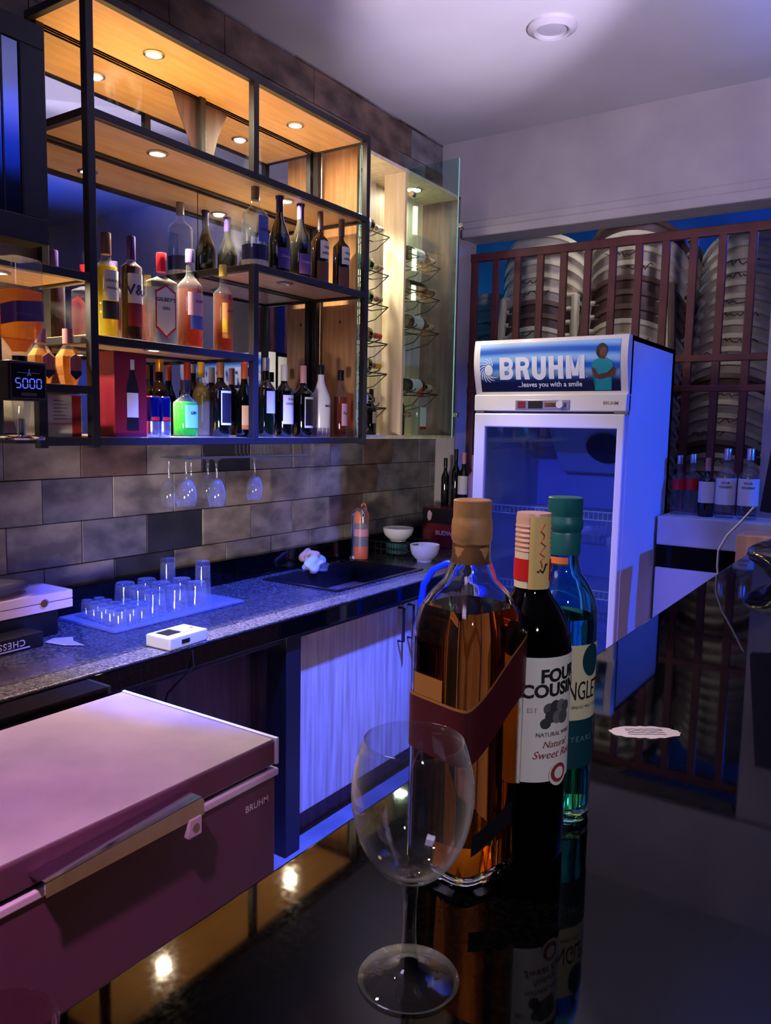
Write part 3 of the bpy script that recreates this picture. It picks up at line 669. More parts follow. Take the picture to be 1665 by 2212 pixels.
# inside
M_liner = mat('grey_liner', (.80, .81, .86), .45)
bm = bmesh.new()
box(bm, FX0+.031, FX0+.04, FY0+.04, FY1-.05, .17, 1.57); box(bm, FX1-.04, FX1-.031, FY0+.04, FY1-.05, .17, 1.57)
box(bm, FX0+.031, FX1-.031, FY1-.05, FY1-.041, .17, 1.57); box(bm, FX0+.031, FX1-.031, FY0+.04, FY1-.05, .165, .175)
obj('liner', bm, M_liner, fr, smooth=False)
cv = obj('evaporator_cover', prism(bmesh.new(), [(0, 1.56), (.28, 1.53), (.33, 1.52), (.52, 1.30), (.60, 1.29), (.62, 1.572), (0, 1.572)], (FX0+.20, FY0+.04, 0), (0, 1, 0), (0, 0, 1), (.42, 0, 0)), M_liner, fr, smooth=False)
nrm = Vector((0, -.22, -.19)).normalized()
fd = obj('fan_grille', lathe(bmesh.new(), [(0, 0), (.085, 0), (.09, .004), (0, .006)], 28), mat('dark_fan', (.16, .17, .26), .5), cv)
fd.matrix_local = Matrix.Translation((-1.215, FY0+.443, 1.418)) @ nrm.to_track_quat('Z', 'Y').to_matrix().to_4x4()
for z in (.50, .78, 1.12):
    bm = bmesh.new(); xa, xb, ya, yb = FX0+.045, FX1-.045, FY0+.09, FY1-.07
    tube(bm, [(xa, ya, z), (xb, ya, z), (xb, yb, z), (xa, yb, z)], .003, 5, True); tube(bm, [(xa, ya, z+.035), (xb, ya, z+.035)], .003, 5)
    for i in range(30):
        x = xa+(xb-xa)*i/29; tube(bm, [(x, yb, z), (x, ya, z), (x, ya, z+.035)], .0016, 4)
    obj('wire_shelf', bm, M_whitep, fr)
obj('base_grille', B(FX0+.01, FX1-.01, FY0+.02, FY0+.06, .02, .155), M_blackp, fr, smooth=False)

# ================================================================== WALL SHELF UNIT
SXF, SXM = -1.985, -2.28         # front face of the frame, mirror plane
Y0, YM, Y1 = 1.45, 2.117, 2.79
Z5, Z4, Z3, Z2, Z1 = 1.441, 1.741, 2.058, 2.362, 2.676
su = thing('bottle_shelf', 'black metal framed wooden wall shelf with mirror back holding bottles', 'shelf')
q = .013
def post(x, y, z0, z1): obj('post', B(x-q, x+q, y-q, y+q, z0, z1, bev=.002), M_black, su)
def railY(x, z, y0, y1, nm='rail', s=.012): obj(nm, B(x-s, x+s, y0, y1, z-s, z+s, bev=.002), M_black, su)
def railX(y, z, x0=SXM+.004, x1=SXF-.004, s=.0112): obj('rail', B(x0, x1, y-s, y+s, z-s, z+s, bev=.002), M_black, su)
xf = SXF-q
post(xf, Y0, Z5-.02, Z1+.02); post(xf, Y1, Z5-.02, Z1+.02); post(xf, YM, Z5, Z3); post(xf, YM, Z2, Z1)
for z, ya, yb in ((Z1+.004, Y0, Y1), (Z2-.004, Y0, Y1), (Z3-.008, YM, Y1), (Z4-.008, Y0, YM), (Z5-.002, 1.29, Y1)):
    railY(xf, z, ya, yb); railY(SXM+.014, z, ya, yb, s=.008)
    railX(Y0, z) if ya < 2 else railX(YM, z)
    railX(YM if z < Z4 and z > Z5 else Y1, z)
railX(YM, Z5)
def plank(z, ya, yb, xa=SXM+.006, xb=SXF-.026, par=su): return obj('plank', B(xa, xb, ya, yb, z-.004, z+.010, bev=.001), M_wood, par)
plank(Z1, Y0, Y1); plank(Z2, Y0, Y1); plank(Z3-.004, YM, Y1); plank(Z4-.004, Y0, YM); plank(Z5, 1.29, Y1)
post(SXM+.01, 1.478, Z5, Z1); post(SXM+.02, YM, Z2, Z1) ; post(SXM+.02, Y1-.0, Z5, Z1)
# mirror with smears
m = mat('mirror_back', (.80, .81, .84), .015, 1); n, l = nodes(m); p = n['Principled BSDF']
tc = n.new('ShaderNodeTexCoord'); nz = n.new('ShaderNodeTexNoise'); nz.inputs['Scale'].default_value = 5; nz.inputs['Detail'].default_value = 8; nz.inputs['Distortion'].default_value = 1.2
df = n.new('ShaderNodeBsdfDiffuse'); df.inputs[0].default_value = (.55, .58, .62, 1); xs = n.new('ShaderNodeMixShader'); rr = n.new('ShaderNodeMapRange')
rr.inputs['From Min'].default_value = .52; rr.inputs['From Max'].default_value = .78; rr.inputs['To Max'].default_value = .09
l.new(tc.outputs['Object'], nz.inputs['Vector']); l.new(nz.outputs['Fac'], rr.inputs['Value']); l.new(rr.outputs[0], xs.inputs[0]); l.new(p.outputs[0], xs.inputs[1]); l.new(df.outputs[0], xs.inputs[2]); l.new(xs.outputs[0], n['Material Output'].inputs[0])
M_mirror = m
obj('mirror', B(SXM-.006, SXM, 1.49, YM-.002, Z5, Z1), M_mirror, su, smooth=False)
obj('mirror', B(SXM-.006, SXM, YM+.002, 2.84, Z5, Z1), M_mirror, su, smooth=False)
obj('backing_board', B(XW+.006, SXM-.007, 1.48, 2.84, Z5-.01, Z1+.01), M_brown, su, smooth=False)
# broken mirror corners by the rear post of the top bay
obj('bare_patch', prism(bmesh.new(), [(2.0, 2.67), (2.145, 2.67), (2.145, 2.40), (2.09, 2.50), (2.03, 2.60)], (SXM+.001, 0, 0), (0, 1, 0), (0, 0, 1), (.001, 0, 0)), M_brown, su, smooth=False)
obj('bare_patch', prism(bmesh.new(), [(2.15, 2.67), (2.27, 2.67), (2.22, 2.57), (2.175, 2.43), (2.15, 2.39)], (SXM+.001, 0, 0), (0, 1, 0), (0, 0, 1), (.001, 0, 0)), M_brown, su, smooth=False)
sidep = obj('side_panel', B(-2.28, -2.085, 2.845, 2.863, Z5-.004, Z1+.02, bev=.001), M_woodv, su)
for y, z in ((2.843, 1.70), (2.843, 1.95)):
    obj('screw_hole', B(-2.17, -2.163, y, y+.004, z, z+.012), M_ink, sidep)
# the lower extension at the left of the frame
for z, ya in ((1.903, 1.00), (1.586, 1.285)):
    railY(xf, z, ya, Y0); 
    obj('plank', B(SXM+.006, SXF-.026, ya, Y0-.012, z-.004, z+.010, bev=.001), M_wood, su)
post(xf, 1.283, Z5-.02, 1.586); post(SXM+.02, 1.283, Z5, 1.586); railX(1.283, 1.586); railX(Y0, 1.903); railX(Y0, 1.586)
# recessed lamps
M_bulb = glow('warm_bulb', (1, .93, .80), 30)
def downlight(x, y, z, label, e=7.6, on=True, col=(1, .82, .56), spr=PI):
    t = thing('recessed_spotlight', label, 'light', (x, y, z), 0, 'small round lights under the shelf boards')
    obj('bezel', L([(.034, 0), (.034, -.003), (.026, -.006), (.024, -.002), (.024, 0), (.034, 0)], seg=24), M_steel, t)
    obj('lens', L([(0, -.0045), (.015, -.0045), (.0235, -.002), (0, -.002)], seg=20), M_bulb if on else M_whitep, t)
    if on:
        l_ = bpy.data.lights.new('spotlight_beam', 'AREA'); l_.shape = 'DISK'; l_.size = .035; l_.energy = e; l_.color = col; l_.spread = spr
        o = bpy.data.objects.new('spotlight_beam', l_); COL.objects.link(o); o.parent = t; o.location = (0, 0, -.009)
SF = .0045
downlight(-2.13, 1.795, Z1-SF, 'lit round spotlight in the top board at its near end')
downlight(-2.13, 2.49, Z1-SF, 'lit round spotlight in the top board near the wine cabinet')
downlight(-2.10, 1.78, Z2-SF, 'lit round spotlight in the second board above the empty middle bay', 17, spr=1.35)
downlight(-2.10, 2.40, Z2-SF, 'lit round spotlight in the second board behind the champagne necks', 16)
downlight(-2.08, 1.74, Z4-SF-.004, 'lit round spotlight in the lower board above the energy drink cans', 4.5, spr=1.3)
downlight(-2.10, 2.40, Z3-SF-.004, 'unlit round spotlight under the short bottle board', on=False)
downlight(-2.13, 1.25, 1.903-.0045, 'lit round spotlight under the small left-hand board', 6, spr=PI)

# ------------------------------------------------------------------ wine cabinet at the right end
CX = -2.085
wc = thing('wine_cabinet', 'tall pale wood wine cabinet with glass door at the shelf end', 'cabinet')
CY0, CYM, CY1, CZ0, CZ1 = 2.87, 3.23, 3.76, 1.455, 2.70
obj('back_board', B(XW+.004, XW+.016, CY0, CY1, CZ0, CZ1), M_cabin, wc, smooth=False)
obj('top_board', B(XW+.004, CX, CY0, CY1, CZ1-.016, CZ1, bev=.001), M_cabin, wc); obj('bottom_board', B(XW+.004, CX, CY0, CY1, CZ0-.012, CZ0+.006, bev=.001), M_cabin, wc)
obj('side_board', B(XW+.004, CX, CY1-.016, CY1, CZ0, CZ1, bev=.001), M_brown, wc)
obj('divider', B(-2.20, CX+.004, CYM-.008, CYM+.008, CZ0, CZ1, bev=.001), M_cabin, wc)
gd = obj('glass_door', bmesh.new(), M_pane, wc)
hx, hy, ang = CX+.012, CYM+.004, math.atan2(-.01, .265); dw = .272
def dpt(s, t=0): return Vector((hx+s*math.cos(ang)-t*math.sin(ang), hy+s*math.sin(ang)+t*math.cos(ang), 0))
bm = bmesh.new(); prism(bm, [(.002, CZ0), (dw, CZ0), (dw, CZ1), (.002, CZ1)], dpt(0), (math.cos(ang), math.sin(ang), 0), (0, 0, 1), tuple(dpt(0, .005)-dpt(0)))
me = bpy.data.meshes.new('glass_door'); bmesh.ops.recalc_face_normals(bm, faces=bm.faces[:]); bm.to_mesh(me); bm.free(); me.materials.append(M_pane); gd.data = me
obj('door_edge', prism(bmesh.new(), [(dw, CZ0), (dw+.003, CZ0), (dw+.003, CZ1), (dw, CZ1)], dpt(0), (math.cos(ang), math.sin(ang), 0), (0, 0, 1), tuple(dpt(0, .005)-dpt(0))), M_edge, gd)
obj('glass_edge', B(CX+.006, CX+.009, CY0-.012, CY0-.006, CZ0, CZ1), M_edge, wc)
for z in (2.58, 1.56):
    k_ = obj('door_clip', lathe(bmesh.new(), [(0, -.012), (.014, -.012), (.014, .012), (0, .012)], 16), M_chrome, gd); k_.matrix_local = Matrix.Translation(dpt(.025)+Vector((0, 0, z))) @ Matrix.Rotation(PI/2, 4, 'X')
for z in (2.55, 1.57): obj('hinge', B(CX, CX+.03, CY1-.03, CY1-.005, z-.012, z+.012, bev=.004), M_chrome, wc)
obj('catch', lathe(bmesh.new(), [(0, 0), (.014, 0), (.014, .02), (0, .02)], 14), M_blackp, wc).matrix_local = Matrix.Translation((CX+.0, CY0+.02, 2.60)) @ Matrix.Rotation(PI/2, 4, 'Y')
# lamps inside
ls = obj('lamp_strip', B(-2.30, -2.285, CY0+.004, CY0+.02, 2.10, 2.64), glow('cool_white_strip', (1, .98, .86), 30), wc, smooth=False)
o = lamp('strip_beam', 'AREA', (-2.20, CY0+.10, CZ1-.03), (-2.2, CY0+.12, 1.5), (1, .93, .74), 14.0, .12); o.data.spread = 1.4; o.parent = wc
cl = thing('cabinet_lamp', 'bright round lamp under the top of the wine cabinet, seen through its glass door', 'light', (-2.19, 3.47, CZ1-.017))
obj('bezel', L([(.045, 0), (.045, -.004), (.034, -.007), (.034, 0), (.045, 0)], seg=24), M_chrome, cl); obj('lens', L([(0, -.006), (.03, -.005), (.033, 0), (0, 0)], seg=20), glow('cool_bulb', (.9, 1, .95), 25), cl)
o = lamp('cabinet_beam', 'AREA', (0, 0, -.012), None, (1, .95, .75), 1.6, .06); o.parent = cl

# ================================================================== BOTTLES
def ease(t): return .5-.5*math.cos(PI*t)
def profile(h, r, rn, zs, zn, ctop, base=.0):
    p = [(0, .004), (r*.8, .002), (r*.93, .0), (r, h*.02+.002), (r, zs*h)]
    for k in range(1, 7):
        t = k/6; p.append((r+(rn-r)*ease(t)**.9, (zs+(zn-zs)*t)*h))
    p.append((rn, ctop*h)); return p
_cnt = 0
def bottle(name, label, x, y, z, h, r, glass, cap, liquid=None, fill=.6, rn=None, zs=.58, zn=.75, cap0=.86, caph=1.0, capr=1.08, labels=(), texts=(), n=2, flat=1.0, group=None, rz=0, seg=26, foil=None, rib=False, cat='bottle'):
    t = thing(name, label, cat, (x, y, z), rz, group); rn = rn or r*.36
    pr = profile(h, r, rn, zs, zn, cap0)
    def FL(o):
        if flat != 1:
            for v in o.data.vertices: v.co.x *= flat
        return o
    FL(obj('glass_body', lathe(bmesh.new(), pr+[(0, cap0*h)], seg, n), glass, t))
    if liquid:
        li = [(max(a-.0022, 0), max(b, .006)) for a, b in pr if b <= fill*h]
        rl = r
        if fill*h > zs*h:
            tt = (fill-zs)/(zn-zs); rl = (r+(rn-r)*ease(min(tt, 1))**.9)
        li += [(max(rl-.0022, .001), fill*h), (0, fill*h)]
        li[0] = (0, .007)
        FL(obj('liquid', lathe(bmesh.new(), li, seg, n), liquid, t))
    cr_ = rn*capr
    cpz = [(cr_, cap0*h-.001), (cr_, caph*h-.003), (cr_*.93, caph*h), (0, caph*h)]
    if foil == 'champ':
        cpz = [(rn*1.02, cap0*h), (rn*1.0, .88*h), (rn*1.25, .905*h), (rn*1.22, .93*h), (rn*1.3, .95*h), (rn*1.3, .985*h), (rn*1.05, h), (0, h)]
    c = obj('cap', lathe(bmesh.new(), [(0, cap0*h-.001)]+cpz, 22), cap, t)
    for lb in labels:
        z0, z1, a0, a1, m = lb[:5]
        o = obj(lb[5] if len(lb) > 5 else 'front_label', patch(bmesh.new(), r, z0*h, z1*h, a0, a1, 14, n, .0008+(.0005 if len(lb) > 6 else 0), flat=flat), m, t, smooth=True)
        o.data.polygons.foreach_set('use_smooth', [True]*len(o.data.polygons))
    for s, size, zz, a, m in texts:
        wrap_text('label_lettering', s, size*1.0, r, zz*h, m, t, a=a, n=n, flat=flat, off=.0022, bold=.02)
    return t
# glasses and liquids
G_clear = M_glass
G_dark = mat('dark_wine_glass', (.02, .03, .025), .05, coat=.5)
G_brown = mat('dark_brown_glass', (.06, .03, .02), .05, coat=.5)
G_green = thin('green_bottle_glass', (.35, .75, .30))
G_olive = mat('olive_wine_glass', (.05, .09, .03), .06, coat=.5)
G_amber = thin('amber_tint_glass', (.85, .50, .22))
G_champ = mat('champagne_glass', (.05, .05, .045), .06, coat=.5)
Q_amber = thin('whisky_liquid', (.92, .66, .36), .02, 1.2, .13, .1, (.70, .30, .06))
Q_yel = thin('yellow_spirit', (.98, .95, .50), .02, 1.2, .35, .1, (.88, .80, .10))
Q_purp = thin('dark_plum_liquid', (.50, .22, .26), .02, 1.2, .25, .1, (.30, .06, .12))
Q_green = thin('green_spirit', (.45, .95, .35), .02, 1.2, .45, .1, (.15, .75, .10))
Q_straw = thin('white_wine_liquid', (.98, .93, .70), .02, 1.2, .25, .1, (.85, .72, .38))
Q_clear = thin('clear_spirit', (.95, .97, 1), .02, 1.2)
P_navy = mat('navy_label', (.06, .08, .30), .4); P_purple = mat('purple_foil', (.18, .14, .34), .3, .3); P_plum = mat('plum_label', (.26, .20, .52), .4)
P_white = M_label; P_brown = mat('brown_cap', (.42, .26, .22), .4); P_violet = mat('violet_cap', (.22, .14, .40), .35)
P_red = mat('red_cap', (.80, .10, .14), .35); P_pink = mat('pinkish_label', (.80, .62, .72), .5); P_blue = mat('blue_label', (.25, .34, .72), .5)
P_orange = mat('orange_label', (.80, .50, .30), .5); P_black = M_blackp; P_cream = mat('cream_label', (.80, .76, .62), .5); P_dark = mat('dark_label', (.08, .07, .10), .5)
P_gold = M_gold; P_silver = mat('silver_cap', (.78, .80, .84), .3, .7)
XB = -2.08; T3, T4, T5 = 2.065, 1.748, 1.4515
W_ = 1.05
# top short board
bottle('vodka_bottle', 'large clear vodka bottle with navy waist band and blue oval label', XB, 2.211, T3, .309, .0475, G_clear, mat('grey_stopper', (.42, .40, .44), .4), Q_clear, .66, rn=.0135, zs=.62, zn=.76, cap0=.80, capr=1.15, seg=32,
       labels=((.10, .27, -PI, PI, P_navy, 'waist_band'), (.02, .095, -PI, PI, mat('frosted_foot', (.72, .74, .74), .4), 'foot_band'), (.30, .60, -.55, .55, P_blue, 'front_label')), texts=(('VODKA', .012, .43, 0, M_ink),))
for i, (y, top) in enumerate(((2.344, .316), (2.467, .318))):
    bottle('champagne_bottle', ('dark sparkling wine bottle with purple label, beside the clear vodka', 'dark sparkling wine bottle with purple label, beside the brown liqueur pair')[i], XB, y, T3, top, .040, G_champ, P_purple, rn=.0135, zs=.42, zn=.74, cap0=.62, foil='champ',
           labels=((.07, .31, -.95, .95, P_plum),), texts=(('CHAMDOR' if 0 else 'Chamdor', .014, .20, 0, mat('lilac_ink', (.66, .62, .85), .5)),), group='sparkling wine on the short board')
for i, (y, top) in enumerate(((2.590, .290), (2.733, .294))):
    bottle('liqueur_bottle', ('brown liqueur bottle with white arched label, beside the sparkling wine', 'brown liqueur bottle with white arched label, at the end by the wine cabinet')[i], XB, y, T3, top, .0355, G_brown, mat('brown_foil', (.26, .20, .20), .4), rn=.0105, zs=.60, zn=.73, cap0=.76, capr=1.2,
           labels=((.36, .60, -.85, .85, P_white), (.04, .32, -1.2, 1.2, mat('copper_pattern', (.36, .24, .20), .5), 'lower_band')), texts=(('WILD', .013, .50, 0, M_ink), ('AFRICA', .013, .42, 0, M_ink)), group='liqueur pair on the short board')
# middle board
bottle('spirit_bottle', 'yellow spirit bottle with round white label and brown capsule by the frame post', XB, 1.563, T4, .314, .034, G_clear, P_brown, Q_yel, .68, rn=.0145, zs=.66, zn=.76, cap0=.80, labels=((.36, .64, -.8, .8, P_white), (.18, .35, -1.0, 1.0, P_dark, 'lower_label')),
       texts=(('UGANDA', .011, .53, 0, M_ink), ('WARAGI', .011, .46, 0, M_ink)))
bottle('plum_liqueur_bottle', 'dark plum bottle with white V label and violet capsule', XB, 1.655, T4, .322, .0325, G_clear, P_violet, Q_purp, .73, rn=.0130, zs=.70, zn=.77, cap0=.78, labels=((.36, .64, -1.0, 1.0, P_white), (.14, .36, -1.0, 1.0, mat('wine_red_label', (.45, .10, .20), .5), 'lower_label')),
       texts=(('V&A', .045, .44, .15, P_violet),))
gin = bottle('gin_bottle', 'clear gin bottle with red cap and red-bordered shield label', XB, 1.774, T4, .294, .049, G_clear, P_red, Q_clear, .62, rn=.0135, zs=.68, zn=.76, cap0=.80, capr=1.2, n=4, flat=.62, rz=-.25, texts=(("GILBEY'S", .016, .47, 0, M_ink), ('GIN', .014, .38, 0, M_ink)))
def shield(g): return lambda t: ((.20-.10*(1-abs(2*t-1))-g*(1+.6*(1-abs(2*t-1))))*.294, (.56+.07*(1-abs(2*t-1))+g)*.294)
for nm, g, hw_, m_, of in (('label_border', .018, .66, M_red, .0006), ('front_label', 0, .58, P_white, .0013)):
    obj(nm, patch(bmesh.new(), .049, 0, 0, -hw_, hw_, 24, 4, of, zf=shield(g), flat=.62), m_, gin, ang=60)
bottle('whisky_bottle', 'amber whisky bottle with pinkish paper label over a blue patch', XB, 1.895, T4, .328, .042, G_clear, mat('purple_cap', (.32, .26, .46), .4), Q_amber, .60, rn=.0125, zs=.62, zn=.76, cap0=.87, capr=1.2, labels=((.33, .56, -.9, .9, P_pink), (.19, .33, -.7, .9, P_blue, 'lower_label')), texts=(('INVER', .012, .46, .1, P_violet),))
bottle('rum_bottle', 'amber spirit bottle with large oval yellow and pink label', XB, 2.048, T4, .305, .0345, G_clear, mat('yellow_cap', (.78, .70, .30), .4), Q_amber, .66, rn=.0115, zs=.66, zn=.77, cap0=.87, capr=1.2, labels=((.16, .56, -.85, 1.0, P_orange), (.22, .38, -.85, -.3, mat('yellow_seal', (.74, .58, .14), .5), 'yellow_seal', 1)), texts=(('VICEROY' if 0 else 'RESERVE', .010, .46, .2, P_violet),))
# bottom row, left bay
gb = thing('gift_box', 'tall burgundy gift box printed with a wine bottle', 'box', (XB, 1.605, T5), 0)
obj('carton', B(-.05, .06, -.065, .055, 0, .258, bev=.002), mat('burgundy_card', (.50, .10, .18), .4), gb)
obj('printed_bottle', prism(bmesh.new(), [(-.022, .02), (.022, .02), (.022, .15), (.012, .185), (.0075, .20), (.0075, .235), (-.0075, .235), (-.0075, .20), (-.012, .185), (-.022, .15)], (.0605, 0, 0), (0, 1, 0), (0, 0, 1), (.0006, 0, 0)), P_dark, gb, smooth=False)
obj('printed_label', prism(bmesh.new(), [(-.021, .06), (.021, .06), (.021, .135), (-.021, .135)], (.0612, 0, 0), (0, 1, 0), (0, 0, 1), (.0006, 0, 0)), P_white, gb, smooth=False)
obj('printed_capsule', prism(bmesh.new(), [(-.0076, .205), (.0076, .205), (.0076, .236), (-.0076, .236)], (.0612, 0, 0), (0, 1, 0), (0, 0, 1), (.0006, 0, 0)), P_white, gb, smooth=False)
M_can = mat('blue_can', (.05, .10, .45), .25, .8); M_cansil = mat('silver_can', (.75, .78, .85), .25, .9)
for i, y in enumerate((1.702, 1.748)):
    cn = thing('drink_can', ('slim blue and silver energy drink can beside the burgundy gift box', 'slim blue and silver energy drink can beside the green bottle')[i], 'can', (-2.045, y, T5), 0, 'energy drink cans')
    obj('can_body', L([(0, 0), (.019, 0), (.022, .006), (.022, .05), (0, .05)], seg=24), M_cansil, cn)
    obj('blue_wrap', L([(.0221, .05), (.0221, .118), (.019, .126), (0, .126)], seg=24), M_can, cn)
    obj('lid', L([(0, .124), (.0185, .124), (.0195, .130), (.017, .130), (.0165, .126), (0, .126)], seg=24), M_cansil, cn)
    obj('red_stripe', patch(bmesh.new(), .0222, .052, .064, -.8, .8), M_red, cn)
bottle('green_spirit_bottle', 'squat bright green bottle with black cap and pale green label', XB+.02, 1.853, T5, .190, .0405, G_clear, P_black, Q_green, .62, rn=.0145, zs=.58, zn=.74, cap0=.78, capr=1.15, labels=((.16, .56, -.75, .75, mat('mint_label', (.45, .75, .55), .5)),), texts=(('JACK' if 0 else 'GIN', .014, .40, 0, M_ink),))
bottle('brandy_bottle', 'dark brandy bottle with gold capsule behind the energy drink cans', -2.19, 1.855, T5, .262, .031, G_brown, P_gold, rn=.0125, zs=.56, zn=.74, cap0=.84)
bottle('red_wine_bottle', 'dark wine bottle with red capsule behind the green bottle', -2.20, 1.99, T5, .262, .030, G_dark, mat('red_orange_capsule', (.72, .22, .16), .4), rn=.0115, zs=.60, zn=.74, cap0=.76)
bottle('white_wine_bottle', 'clear straw-coloured wine bottle with yellow capsule, without front label', -2.13, 1.99, T5, .262, .0335, G_clear, mat('yellow_capsule', (.86, .66, .20), .4), Q_straw, .72, rn=.0115, zs=.52, zn=.78, cap0=.80)
bottle('framed_label_wine_bottle', 'black wine bottle with framed dark label and tan capsule beside the straw wine', XB, 2.035, T5, .262, .0365, G_dark, mat('tan_capsule', (.62, .42, .26), .4), rn=.0125, zs=.63, zn=.76, cap0=.80, labels=((.16, .62, -.72, .72, P_white), (.19, .59, -.62, .62, P_dark, 'label_picture', 1)))
bottle('orange_label_wine_bottle', 'brown wine bottle with orange-edged pale label next to the middle post', XB+.005, 2.150, T5, .272, .031, G_dark, mat('orange_capsule', (.80, .36, .20), .4), rn=.0115, zs=.48, zn=.78, cap0=.78, labels=((.16, .42, -1.1, 1.1, mat('peach_label', (.86, .70, .52), .5)), (.10, .16, -1.1, 1.1, P_orange, 'lower_border')))
# bottom row, right bay
bottle('green_wine_bottle', 'green wine bottle with white screw cap right of the middle post', XB, 2.272, T5, .298, .034, G_olive, P_silver, rn=.0125, zs=.60, zn=.74, cap0=.84, labels=((.30, .58, -.75, .75, P_white),))
bottle('white_label_wine_bottle', 'dark wine bottle with tall white bird-edged label', XB, 2.376, T5, .280, .036, G_dark, P_white, rn=.0125, zs=.63, zn=.76, cap0=.78, labels=((.18, .58, -.95, .95, P_white),), texts=(('FOUR', .011, .51, 0, M_ink), ('COUSINS', .011, .45, 0, M_ink)), group='wine with cousin labels')
bottle('large_framed_wine_bottle', 'black wine bottle with framed dark label and pink capsule, beside the white coconut liqueur', XB, 2.492, T5, .285, .0405, G_dark, mat('pink_capsule', (.78, .55, .56), .4), rn=.0125, zs=.60, zn=.73, cap0=.76, labels=((.13, .56, -.72, .72, P_white), (.16, .53, -.62, .62, P_dark, 'label_picture', 1)))
bottle('coconut_liqueur_bottle', 'opaque white tapering liqueur bottle with black cap', XB, 2.606, T5, .296, .041, mat('opaque_white_glass', (.86, .86, .88), .25, coat=.4), P_black, rn=.0135, zs=.50, zn=.82, cap0=.87, labels=((.02, .13, -PI, PI, mat('greyish_base_band', (.55, .53, .58), .3), 'base_band'),), texts=(('MALIBU', .013, .42, .1, M_ink),))
bottle('small_amber_bottle', 'slim amber spirit bottle with black cap in front of the wooden side panel', XB, 2.742, T5, .285, .0300, G_clear, P_black, Q_amber, .60, rn=.0115, zs=.60, zn=.72, cap0=.85, capr=1.2, labels=((.17, .50, -.75, .75, P_pink),), texts=(('Rum', .016, .34, 0, M_ink),))
# left low shelf: two hexagonal whisky bottles, gift carton below
for i, (y, hh) in enumerate(((1.315, .152), (1.400, .160))):
    t = thing('faceted_whisky_bottle', ('amber faceted whisky bottle on the small left board, nearer the hanging dispenser', 'amber faceted whisky bottle on the small left board, beside the black post')[i], 'bottle', (-2.04, y, 1.597), 0, 'faceted whisky bottles')
    r = .036
    pr = [(0, .0), (r*.62, .0), (r*.72, .012), (r, hh*.33), (r, hh*.5), (r*.38, hh*.72), (r*.36, hh*.74)]
    obj('glass_body', lathe(bmesh.new(), pr+[(r*.36, hh*.78), (0, hh*.78)], 6), G_clear, t, ang=10)
    obj('liquid', lathe(bmesh.new(), [(max(a-.002, 0), b+.002) for a, b in pr[:5]]+[(r*.55, hh*.64), (0, hh*.64)], 6), thin('honey_whisky', (.98, .88, .62), .02, 1.2, .35, .1, (.92, .66, .25)), t, ang=10)
    obj('cap', L([(0, hh*.74), (.0155, hh*.74), (.0155, hh), (0, hh)], seg=20), mat('lilac_gold_cap', (.66, .50, .52), .35, .4), t)
    lb = obj('front_label', prism(bmesh.new(), [(-.018, hh*.2), (0, hh*.1), (.018, hh*.2), (.018, hh*.48), (0, hh*.56), (-.018, hh*.48)], (r*.87+.001, 0, 0), (0, 1, 0), (0, 0, 1), (.0012, 0, 0)), mat('rosy_label', (.62, .36, .34), .5), t)
    obj('label_foot', prism(bmesh.new(), [(-.018, hh*.2), (0, hh*.1), (.018, hh*.2), (.018, hh*.26), (-.018, hh*.26)], (r*.87+.0025, 0, 0), (0, 1, 0), (0, 0, 1), (.0006, 0, 0)), P_dark, t)
gx = thing('cream_gift_carton', 'cream and red gift carton in the small lower left cubby', 'box', (-2.07, 1.365, T5), 0)
obj('carton', B(-.05, .05, -.058, .030, 0, .118, bev=.002), P_cream, gx); obj('red_side', B(-.05, .05, .031, .060, 0, .118, bev=.002), mat('red_card', (.62, .16, .12), .4), gx)
obj('orange_border', B(.0505, .0515, -.056, -.048, .004, .114), P_orange, gx, smooth=False); obj('orange_border', B(.0505, .0515, -.048, .028, .036, .039), P_orange, gx, smooth=False)
for k in range(6): obj('print_line', B(.0505, .0512, -.03, .012-.004*(k % 3), .05+k*.010, .0515+k*.010), mat('grey_print', (.4, .38, .34), .6), gx, smooth=False)
# behind in the lower left tier: bottles standing on the lower board seen past the frame
# cabinet bottles
bottle('small_port_bottle', 'small dark wine bottle standing on the wine cabinet floor', -2.17, 3.10, CZ0+.006, .215, .0265, G_dark, P_black, rn=.010, zs=.52, zn=.72, cap0=.80, labels=((.25, .5, -.7, .7, mat('tan_round_label', (.6, .5, .38), .5)),))
bottle('striped_liqueur_bottle', 'bottle with an orange and white label at the near corner inside the wine cabinet', -2.16, 2.93, CZ0+.006, .205, .028, G_brown, P_white, rn=.010, zs=.55, zn=.72, cap0=.80, labels=((.30, .56, -1, 1, P_white), (.18, .30, -1, 1, P_orange, 'lower_label')))
bottle('red_capped_gin_bottle', 'clear bottle with red cap and pale label behind the open glass door', -2.15, 3.50, CZ0+.006, .245, .045, G_clear, P_red, Q_clear, .6, rn=.013, zs=.66, zn=.76, cap0=.82, capr=1.2, n=4, flat=.6, labels=((.18, .58, -.6, .6, P_white), (.12, .18, -.6, .6, M_red, 'lower_border')))
bottle('dark_spirit_bottle', 'dark bottle standing beside the cabinet divider behind the glass', -2.15, 3.31, CZ0+.006, .245, .030, G_dark, P_red, rn=.011, zs=.56, zn=.74, cap0=.82)
